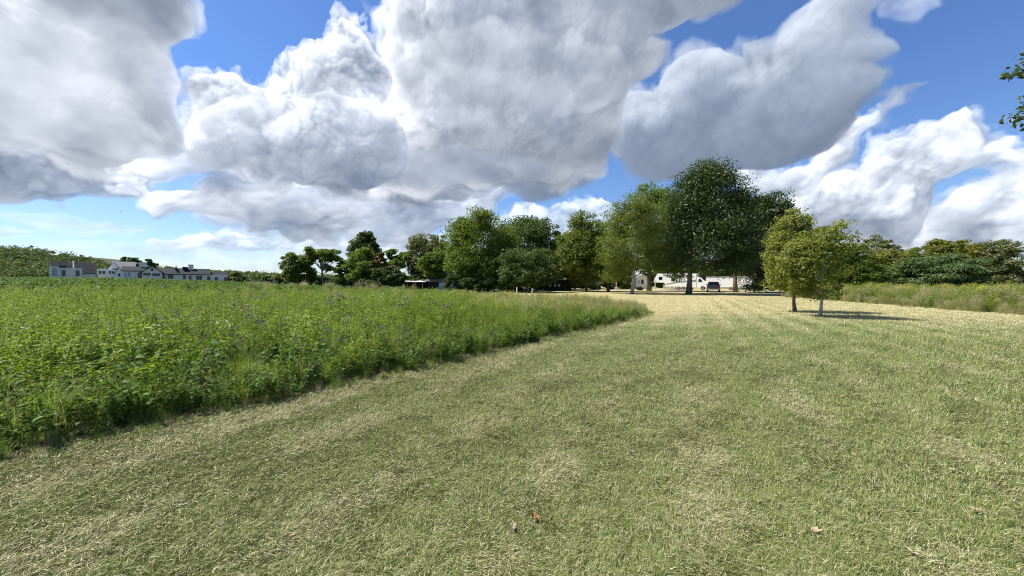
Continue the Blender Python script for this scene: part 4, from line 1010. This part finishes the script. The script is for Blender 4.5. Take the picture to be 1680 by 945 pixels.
# 3 long house
b = Bld('long_house', 'long single-storey white house with dark roofs and a front gable', 285, 118, face=True)
X, Z = b.X, b.Z
w = MB()
w.box(X(200), X(233), .6, 7, -.5, Z(445)); w.box(X(267), X(373), .8, 8, -.5, Z(450.5, 320))
w.box(X(233) + .003, X(266), -.6, 7, -.5, Z(447)); w.prism([(X(233), Z(447)), (X(266), Z(447)), (X(250), Z(437.8))], -.6, -.3, 'y'); w.build('wall', WHITE2, b.r)
w = MB(); gable(w, X(200), X(236), .6, 8, Z(444.5), Z(438)); gable(w, X(233), X(266), -.6, 9, Z(447), Z(436.6), 'y', .35); gable(w, X(255), X(345), .8, 9, Z(449), Z(439.5)); rf = w.build('roof', SLATE, b.r)
w = MB(); gable(w, X(345), X(374), 1.2, 8.2, Z(453.5), Z(445)); w.build('lower_roof', SLATE, b.r)
w = MB(); w.box(X(227), X(240), 3.8, 5.2, Z(440), Z(432)); w.box(X(226.5), X(240.5), 3.7, 5.3, Z(432), Z(430.7)); w.build('chimney', WHITE2, rf)
w = MB(); w.box(X(310), X(318.5), 4, 5.3, Z(442), Z(434)); w.box(X(309.3), X(319.2), 3.9, 5.4, Z(434), Z(432.6)); w.build('chimney', WHITE2, rf)
w = MB(); w.prism([(X(286.5), Z(439.5)), (X(292), Z(439.5)), (X(289.3), Z(434.5))], 2.5, 5, 'y'); w.build('dormer', WHITE, rf)
w = MB(); w.box(X(300), X(309), 3, 5, Z(440.5), Z(437)); w.build('roof_housing', SLATE, rf)
b.window(236, 246, 448.3, 451.3, -.6); b.window(251, 262, 449, 452, -.6); b.window(248.8, 251.2, 440, 444, -.6)
b.window(204, 207.5, 447.5, 456, .6, BLUEW); b.window(210, 213.5, 446.5, 454, .6, BLUEW); b.window(227, 231.5, 448, 456, .6)
for (a, c, t, u) in ((268.5, 270.5, 450, 457), (277, 283.5, 451, 456.5), (301, 304, 452, 458), (310.5, 313.5, 453, 458), (323, 327, 453, 458.5), (329, 331, 453, 461), (341, 344.5, 454, 459), (353.5, 357, 455, 459.5), (369, 371.5, 455.5, 460)):
    b.window(a, c, t, u, .8)
# open shed, old shed, barn
b = Bld('open_shed', 'low open-sided shed with a pale flat roof on thin posts', 675, 76, 'shed'); X, Z = b.X, b.Z
w = MB(); w.prism([(-.3, Z(462.2)), (4.6, Z(459.9)), (4.6, Z(460.7)), (-.3, Z(463.0))], X(653), X(698)); w.build('roof', TIN, b.r)
for px in (656, 668, 682, 693):
    w = MB(); w.box(X(px) - .06, X(px) + .06, 0, .12, -.1, Z(462.7)); w.build('post', WHITE2, b.r)
w = MB(); w.box(X(654), X(697), 4.2, 4.3, -.1, Z(461.4)); w.build('back_wall', OLDWOOD, b.r)
b = Bld('old_shed', 'dark sagging shed with one whitewashed wall panel under the trees', 725, 77, 'shed'); X, Z = b.X, b.Z
w = MB(); w.box(X(700), X(752), 0, 4, -.1, Z(461)); w.prism([(0, Z(461)), (4, Z(461)), (2, Z(457.5))], X(700), X(752)); w.build('wall', OLDWOOD, b.r)
w = MB(); gable(w, X(699), X(753), 0, 4, Z(460.5), Z(455.5)); w.build('roof', principled('rusty_tin', (.20, .15, .12), .7, var=.4), b.r)
w = MB(); w.box(X(720), X(745), -.08, .0, -.05, Z(463.3)); w.build('panel', principled('whitewash', (.52, .60, .64), .7, var=.3, vscale=2), b.r)
b = Bld('barn', 'low black barn with a thin pale roof edge and three small bright openings', 917, 68, 'barn'); X, Z = b.X, b.Z
w = MB(); w.box(X(896), X(938), 0, 5, -.1, Z(459.5)); w.build('wall', OLDWOOD, b.r)
w = MB(); w.poly([(X(893), -.4, Z(461.2)), (X(940), -.4, Z(457.2)), (X(940), 5.4, Z(457.2)), (X(893), 5.4, Z(461.2)), (X(893), -.4, Z(460.6)), (X(940), -.4, Z(456.6)), (X(940), 5.4, Z(456.6)), (X(893), 5.4, Z(460.6))], [(0,3,2,1),(4,5,6,7),(0,1,5,4),(1,2,6,5),(2,3,7,6),(3,0,4,7)]); w.build('roof', TIN, b.r)
for px in (902, 910, 916.5): b.window(px, px + 1.3, 466.5, 469.5, 0, WHITE2)  # white panes stand in for daylight in the openings
# white cottage
b = Bld('cottage', 'small white cottage corner with two windows left of the double-trunked tree', 1053, 92, 'house'); X, Z = b.X, b.Z
w = MB(); w.box(X(1044), X(1062), 0, 6, -.1, Z(455.5)); w.prism([(X(1044), Z(455.5)), (X(1062), Z(455.5)), (X(1053), Z(450))], 0, .3, 'y'); w.build('wall', WHITE, b.r)
w = MB(); gable(w, X(1044), X(1062), 0, 6, Z(455), Z(449.5), 'y', .3); w.build('roof', TIN, b.r)
b.window(1046.5, 1049, 460, 465, 0, BLUEW); b.window(1052.5, 1055, 459.5, 465.5, 0)
b = Bld('brick_house', 'red brick gable end with a white corner post, right of the white box trailer', 1231, 88, 'house'); X, Z = b.X, b.Z
w = MB(); w.box(X(1224), X(1236), 0, 8, -.1, Z(466)); w.prism([(X(1224), Z(466)), (X(1236), Z(466)), (X(1228), Z(461))], 0, .3, 'y'); w.build('wall', BRICK, b.r)
w = MB(); w.poly([(X(1223), -.3, Z(463.5)), (X(1228), -.3, Z(460.3)), (X(1239), -.3, Z(467)), (X(1239), -.3, Z(468)), (X(1228), -.3, Z(461.5)), (X(1223), -.3, Z(464.5)),
                  (X(1223), 8.3, Z(463.5)), (X(1228), 8.3, Z(460.3)), (X(1239), 8.3, Z(467)), (X(1239), 8.3, Z(468)), (X(1228), 8.3, Z(461.5)), (X(1223), 8.3, Z(464.5))],
       [(0,1,2,3,4,5),(11,10,9,8,7,6),(0,6,7,1),(1,7,8,2),(2,8,9,3),(3,9,10,4),(4,10,11,5),(5,11,6,0)]); w.build('roof', WHITE, b.r)
w = MB(); w.box(X(1236.4), X(1237.4), -.2, 0, -.1, Z(467)); w.build('post', WHITE, b.r)
w = MB(); w.box(X(1232), X(1235.5), -.05, .02, 0, Z(470)); w.build('door', DARKW, b.r)
# --------------------------------------------------------------- vehicles ---
RVW = principled('camper_white', (.88, .88, .88), .3, var=.03, spec=.5, coat=.3)
RVG = principled('camper_grey_stripe', (.26, .27, .29), .35, var=.05)
TYRE = principled('tyre', (.02, .02, .02), .85); RIM = principled('rim', (.5, .5, .52), .3, metal=.8)
NAVY = principled('navy_paint', (.012, .020, .055), .18, var=.05, spec=.6, coat=1)
CHROME = principled('chrome', (.6, .6, .62), .2, metal=1); REDL = principled('tail_light', (.35, .01, .01), .3); AMB = principled('lamp_glass', (.75, .75, .7), .15)
def wheel(parent, x, y, r, w=.26, axis='y'):
    def disc(a0, a1, rad, n=20): m = MB(); m.prism([(x + rad * math.cos(2 * math.pi * q / n), r + rad * math.sin(2 * math.pi * q / n)) for q in range(n)], a0, a1, 'y'); return m
    o = disc(y, y + w, r).build('wheel', TYRE, parent); disc(y - .012, y + .03, r * .58).build('rim', RIM, o); return o
# travel trailer seen from the side (its long side faces the camera)
def camper(name, label, px0, px1, d, z1, front, win, group):
    L = (px1 - px0) * d / 620 * 1.2; t = empty(name, pos(px0, d), R_(-36), label, 'camper', group); W = 2.4
    if front == 'overhang': prof = [(0, 1.55), (0, 2.2), (.7, z1), (L, z1 - .05), (L, .5), (2.4, .5), (2.2, 1.5)]
    else: prof = [(0, .75), (.15, z1 - .6), (.6, z1), (L - .2, z1), (L, z1 - .3), (L, .5), (.6, .5)]
    m = MB(); m.prism(prof, 0, W, 'y'); m.build('body', RVW, t, bevel=.06)
    for (a, b2, c, e) in win:
        m = MB(); m.box(a, b2, -.02, .03, c, e); f = m.build('window', DARKW, t)
    s0 = 2.4 if front == 'overhang' else .6
    m = MB(); m.poly([(s0, -.015, 1.25), (L * .62, -.015, 1.9), (L - .1, -.015, 2.2), (L - .1, -.015, 1.75), (L * .6, -.015, 1.55), (s0, -.015, 1.05),
                      (s0, .02, 1.25), (L * .62, .02, 1.9), (L - .1, .02, 2.2), (L - .1, .02, 1.75), (L * .6, .02, 1.55), (s0, .02, 1.05)],
                     [(0,1,2,3,4,5),(11,10,9,8,7,6)] + [(i, (i+1)%6, 6+(i+1)%6, 6+i) for i in range(6)]); m.build('stripe', RVG, t)
    m = MB(); m.box(L * .78, L * .78 + .7, -.03, .03, .65, 2.45); dr = m.build('door', RVW, t, bevel=.02); m = MB(); m.box(L * .78 + .18, L * .78 + .52, -.05, .0, 1.6, 2.2); m.build('pane', DARKW, dr)
    m = MB(); m.box(L * .3, L * .9, -.16, -.02, z1 - .42, z1 - .28); m.build('awning', RVG, t)
    m = MB(); m.box(L * .5, L * .5 + .8, .8, 1.6, z1, z1 + .28); m.build('roof_unit', WHITE, t, bevel=.05)
    for q in (.60, .60 + .95 / L): wheel(t, L * q, -.02, .36)
    return t
GC = 'campers parked behind the big trees'
camper('camper_trailer', 'white camper trailer with a grey swoosh and one square black window behind the double trunk', 1073, 1126, 84, 3.5, 'overhang', [(1.0, 1.75, 2.15, 2.8), (3.6, 4.4, 1.9, 2.5)], GC)
# motorhome / van nose with its wheel, right of the maple trunk
def van():
    d = 80; t = empty('white_van', pos(1128, d), R_(-36), 'white van front with one wheel, seen just right of the largest tree trunk', 'van', GC)
    prof = [(0, .45), (0, 2.5), (.2, 2.7), (2.2, 2.7), (2.9, 2.0), (3.7, 1.6), (3.95, 1.3), (4.0, .55), (3.35, .45)]
    m = MB(); m.prism(prof, 0, 1.95, 'y'); m.build('body', RVW, t, bevel=.07)
    m = MB(); m.prism([(2.0, 1.75), (2.25, 2.45), (2.4, 2.4), (2.82, 1.9), (2.8, 1.72)], -.02, .02, 'y'); m.build('window', DARKW, t)
    m = MB(); m.prism([(.35, 1.75), (.35, 2.4), (1.7, 2.4), (1.7, 1.75)], -.02, .02, 'y'); m.build('window', DARKW, t)
    m = MB(); m.box(3.78, 3.99, -.01, .3, 1.0, 1.22); m.build('headlight', AMB, t); m = MB(); m.box(3.5, 4.06, -.02, 1.97, .42, .62); m.build('bumper', RVG, t)
    wheel(t, .75, -.03, .37); wheel(t, 2.95, -.03, .37); m = MB(); n = 16; m.prism([(2.95 + .48 * math.cos(math.pi * q / n), .36 + .48 * math.sin(math.pi * q / n)) for q in range(n + 1)], -.008, .05, 'y'); m.build('wheel_arch', DARKTRIM, t)
van()
def box_trailer():
    d = 82; L = (1212 - 1158) * d / 620 * 1.2; t = empty('box_trailer', pos(1158, d), R_(-36), 'large plain white box trailer behind the navy pickup', 'trailer')
    m = MB(); m.prism([(0, .55), (0, 2.7), (.15, 2.85), (L, 2.85), (L, .55)], 0, 2.5, 'y'); m.build('body', RVW, t, bevel=.04)
    m = MB(); m.box(.02, L - .02, -.03, -.005, .5, .62); m.box(.02, L - .02, -.03, -.005, 2.72, 2.8); m.build('trim', CHROME, t)
    m = MB(); m.tube([(-.9, 1.25, .5), (0, 1.25, .55)], .06, 8); m.build('tow_bar', DARKTRIM, t)
    for q in (L * .55, L * .55 + .9): wheel(t, q, -.02, .36)
    m = MB(); m.box(.3, .5, -.03, 0, .8, .95); m.build('marker_light', AMB, t)
box_trailer()
def side_shed():
    b = Bld('garden_shed', 'shed wall coloured in shade grey just right of the second maple trunk', 1220, 86, 'shed'); X, Z = b.X, b.Z
    m = MB(); m.box(X(1211), X(1226), 0, 3, -.1, Z(463.5)); m.build('wall', principled('shed_shade_grey', (.34, .37, .42), .7), b.r)  # bluish grey wall colour holds the shade of this side
    m = MB(); m.prism([(-.2, Z(463.8)), (1.5, Z(460.8)), (3.2, Z(463.8)), (3.2, Z(463.1)), (1.5, Z(460.2)), (-.2, Z(463.1))], X(1210.5), X(1226.5)); m.build('roof', TIN, b.r)
side_shed()
def pickup():
    d = 61; t = empty('pickup_truck', pos(1170.5, d), R_(62), 'navy blue pickup truck seen from behind at an angle, parked under the maples', 'pickup truck')
    # local: x = length (rear at 0), y = width
    lo = [(0, .55), (0, 1.08), (1.75, 1.08), (1.8, 1.10), (3.95, 1.08), (4.0, 1.15), (5.15, 1.05), (5.35, .9), (5.38, .5), (4.95, .42), (.35, .42)]
    m = MB(); m.prism(lo, -.95, .95, 'y'); body = m.build('body', NAVY, t, bevel=.06)
    cab = MB(); 
    cab.poly([(1.75, -.9, 1.09), (4.0, -.9, 1.09), (3.3, -.74, 1.72), (2.0, -.74, 1.74), (1.75, .9, 1.09), (4.0, .9, 1.09), (3.3, .74, 1.72), (2.0, .74, 1.74)],
             [(0,1,2,3),(7,6,5,4),(3,2,6,7),(0,3,7,4),(1,5,6,2),(0,4,5,1)]); cab.build('cab', NAVY, t, bevel=.05)
    g = MB(); g.poly([(1.80, -.72, 1.16), (1.80, .72, 1.16), (1.965, .62, 1.64), (1.965, -.62, 1.64)], [(0,1,2,3)]); g.v = [(v[0] - .03, v[1], v[2]) for v in g.v]; g.build('rear_window', DARKW, t)
    for s in (-1, 1):
        g = MB(); g.poly([(2.0, s * .905, 1.14), (3.8, s * .905, 1.14), (3.25, s * .78, 1.62), (2.15, s * .78, 1.64)], [(0,1,2,3)]); g.build('side_window', DARKW, t)
        g = MB(); g.box(-.02, .04, s * .84 - .08, s * .84 + .08, .72, 1.02); g.build('tail_light', REDL, t)
        g = MB(); g.box(3.55, 3.75, s * .98 - .12, s * .98 + .12, 1.12, 1.3); g.build('mirror', DARKTRIM, t)
    g = MB(); g.box(-.14, .02, -.9, .9, .44, .62); g.build('bumper', CHROME, t, bevel=.02)
    g = MB(); g.box(-.015, .01, -.70, .70, .68, 1.0); g.build('tailgate', NAVY, t); g = MB(); g.box(-.03, .0, -.18, .18, .50, .62); g.build('number_plate', WHITE, t)
    for x in (.95, 4.35):
        wheel(t, x, -.98, .38); 
        n = 20; o = MB().prism([(x + .38 * math.cos(2 * math.pi * q / n), .38 + .38 * math.sin(2 * math.pi * q / n)) for q in range(n)], .74, .99, 'y').build('wheel', TYRE, t)
        MB().prism([(x + .22 * math.cos(2 * math.pi * q / n), .38 + .22 * math.sin(2 * math.pi * q / n)) for q in range(n)], .97, 1.0, 'y').build('rim', RIM, o)
pickup()
def picnic(px, d, rz, label):
    t = empty('picnic_table', pos(px, d), rz, label, 'picnic table', 'grey picnic tables beside the camper')
    m = MB(); [m.box(-.9, .9, y, y + .13, .72, .76) for y in (-.36, -.22, -.08, .06, .20)]; m.build('tabletop', GREYP, t)
    for s in (-1, 1):
        m = MB(); m.box(-.9, .9, s * .72 - .13, s * .72 + .13, .42, .46); m.build('seat', GREYP, t)
        m = MB(); m.tube([(s * .6, -.62, 0), (s * .6, -.22, .72)], .045, 6); m.tube([(s * .6, .62, 0), (s * .6, .22, .72)], .045, 6); m.box(s * .6 - .04, s * .6 + .04, -.8, .8, .36, .42); m.build('leg', GREYP, t)
picnic(1098, 76, .1, 'grey picnic table in front of the camper, left one'); picnic(1114, 74, -.15, 'grey picnic table nearest the largest tree trunk, right one')
# posts and a small sign beyond the meadow
def post(px, d, top, label, lean=0, head=None):
    t = empty('post', pos(px, d), 0, label, 'post'); z = zat(px, top, d); m = MB(); m.tube([(0, 0, -.1), (lean, 0, z)], .07, 8); m.build('shaft', WHITE, t)
    if head: m = MB(); m.box(lean - .32, lean + .32, -.03, .03, z - .1, z + .42); m.build('board', WHITE2, t, bevel=.01)
post(1011, 72, 462, 'tall white post in the shade between the leaning trunk and the pale trunk')
post(982, 66, 467, 'leaning post with a small whitish board beside the leaning trunk', -.3, True)
post(1075, 74, 458, 'white post in front of the camper nose')
post(848, 52, 471, 'short white post at the far edge of the meadow, left one'); post(873, 52, 473, 'short white post at the far edge of the meadow, right one')
# gravel drive
def drive():
    pts = [(-20, 82), (6, 83), (20, 80), (34, 72), (48, 68), (80, 66), (140, 64)]; V = []; F = []
    for i, (x, y) in enumerate(pts): V += [(x, y - 2.6, .012), (x, y + 2.6, .012)]
    for i in range(len(pts) - 1): F.append((2 * i, 2 * i + 2, 2 * i + 3, 2 * i + 1))
    m = principled('gravel', (.42, .40, .36), .95, var=.15, vscale=4)
    tag(np_mesh('gravel_drive', np.array(V, float), np.array(F), m), kind='structure')
drive()
# ---------------------------------------------------------- fallen leaves ---
def fallen():
    spots = [(1340, 882, .34, 'tan', 'pale tan curled leaf lying on the lawn, largest of the fallen ones'), (1610, 848, .3, 'tan', 'pale fallen leaf with a dark curl near the right edge'), (1508, 922, .3, 'pink', 'pinkish fallen leaf low down near the bottom right'),
             (843, 876, .26, 'pink', 'small pinkish-white fallen leaf left of the orange one'), (880, 860, .30, 'orange', 'orange and yellow fallen leaf in the middle of the lawn'), (1097, 790, .26, 'tan', 'small pale fallen leaf lying alone in the middle distance of the lawn'),
             (612, 764, .22, 'pink', 'tiny pale fallen leaf left of the middle of the lawn'), (1570, 780, .25, 'tan', 'small pale fallen leaf above the one with the dark curl'), (480, 890, .25, 'tan', 'dull brownish fallen leaf in the lower left of the lawn'),
             (1385, 655, .25, 'pink', 'pale fallen leaf halfway up the right side of the lawn'), (1655, 700, .25, 'tan', 'tan fallen leaf by the right edge of the picture')]
    mats = {'tan': principled('tan_leaf', (.52, .36, .24), .7, var=.2, vscale=40), 'pink': principled('pale_leaf', (.46, .36, .27), .7, var=.2, vscale=40), 'orange': principled('orange_leaf', (.36, .19, .07), .6, var=.5, vscale=60)}
    rng = np.random.default_rng(4)
    for px, py, s, mk, lab in spots:
        d = CAM_H * 620 / (py - yh(px)); x = at(px, d); n = 28; s *= .085
        out = []
        for q in range(n):
            a = 2 * math.pi * q / n; r = 1 * (.62 + .38 * abs(math.cos(2.5 * a)) ** .8) * (1.25 if math.cos(a) > .3 else .9); out.append((math.cos(a) * r * s * 1.25, math.sin(a) * r * s * .85))
        curl = rng.uniform(10, 20); f = lambda p: (p[0], p[1], p[0] ** 2 * curl + abs(p[1]) * .55 + rng.normal(0, .003))
        V = [f((0, 0))] + [f((p[0] * .5, p[1] * .5)) for p in out] + [f(p) for p in out]; F3 = [(0, 1 + q, 1 + (q + 1) % n) for q in range(n)]; F4 = [(1 + q, 1 + n + q, 1 + n + (q + 1) % n, 1 + (q + 1) % n) for q in range(n)]
        c = len(V); V += [(-s * 1.0, .002, .004), (-s * 1.0, -.002, .004), (-s * 1.9, 0, .012)]; F3.append((c, c + 1, c + 2))
        o = np_mesh('fallen_leaf', np.array(V), [np.array(F4), np.array(F3)], mats[mk], smooth=False, loc=(x, d, .028)); o.rotation_euler = (rng.uniform(-.3, .3), rng.uniform(-.25, .25), rng.uniform(0, 6.3))
        tag(o, lab, 'leaf', 'fallen leaves on the lawn')
fallen()
# a bird far off
def bird():
    d = 60; t = empty('bird', (at(200, d), d, zat(200, 348, d)), .4, 'tiny dark bird flying low in the sky at the left', 'bird')
    m = MB(); m.tube([(-.22, 0, 0), (-.1, 0, .01), (.05, 0, 0), (.2, 0, -.02)], [.02, .06, .055, .015], 8); m.poly([(.05, .03, 0), (-.08, .03, 0), (-.12, .34, .14), (-.02, .36, .15), (-.1, .62, .05)], [(0,1,2,3),(2,4,3)]); m.poly([(.05, -.03, 0), (-.08, -.03, 0), (-.12, -.34, .14), (-.02, -.36, .15), (-.1, -.62, .05)], [(0,1,2,3),(2,4,3)])
    m.build('body', DARKTRIM, t); t.scale = (.55, .55, .55)
bird()
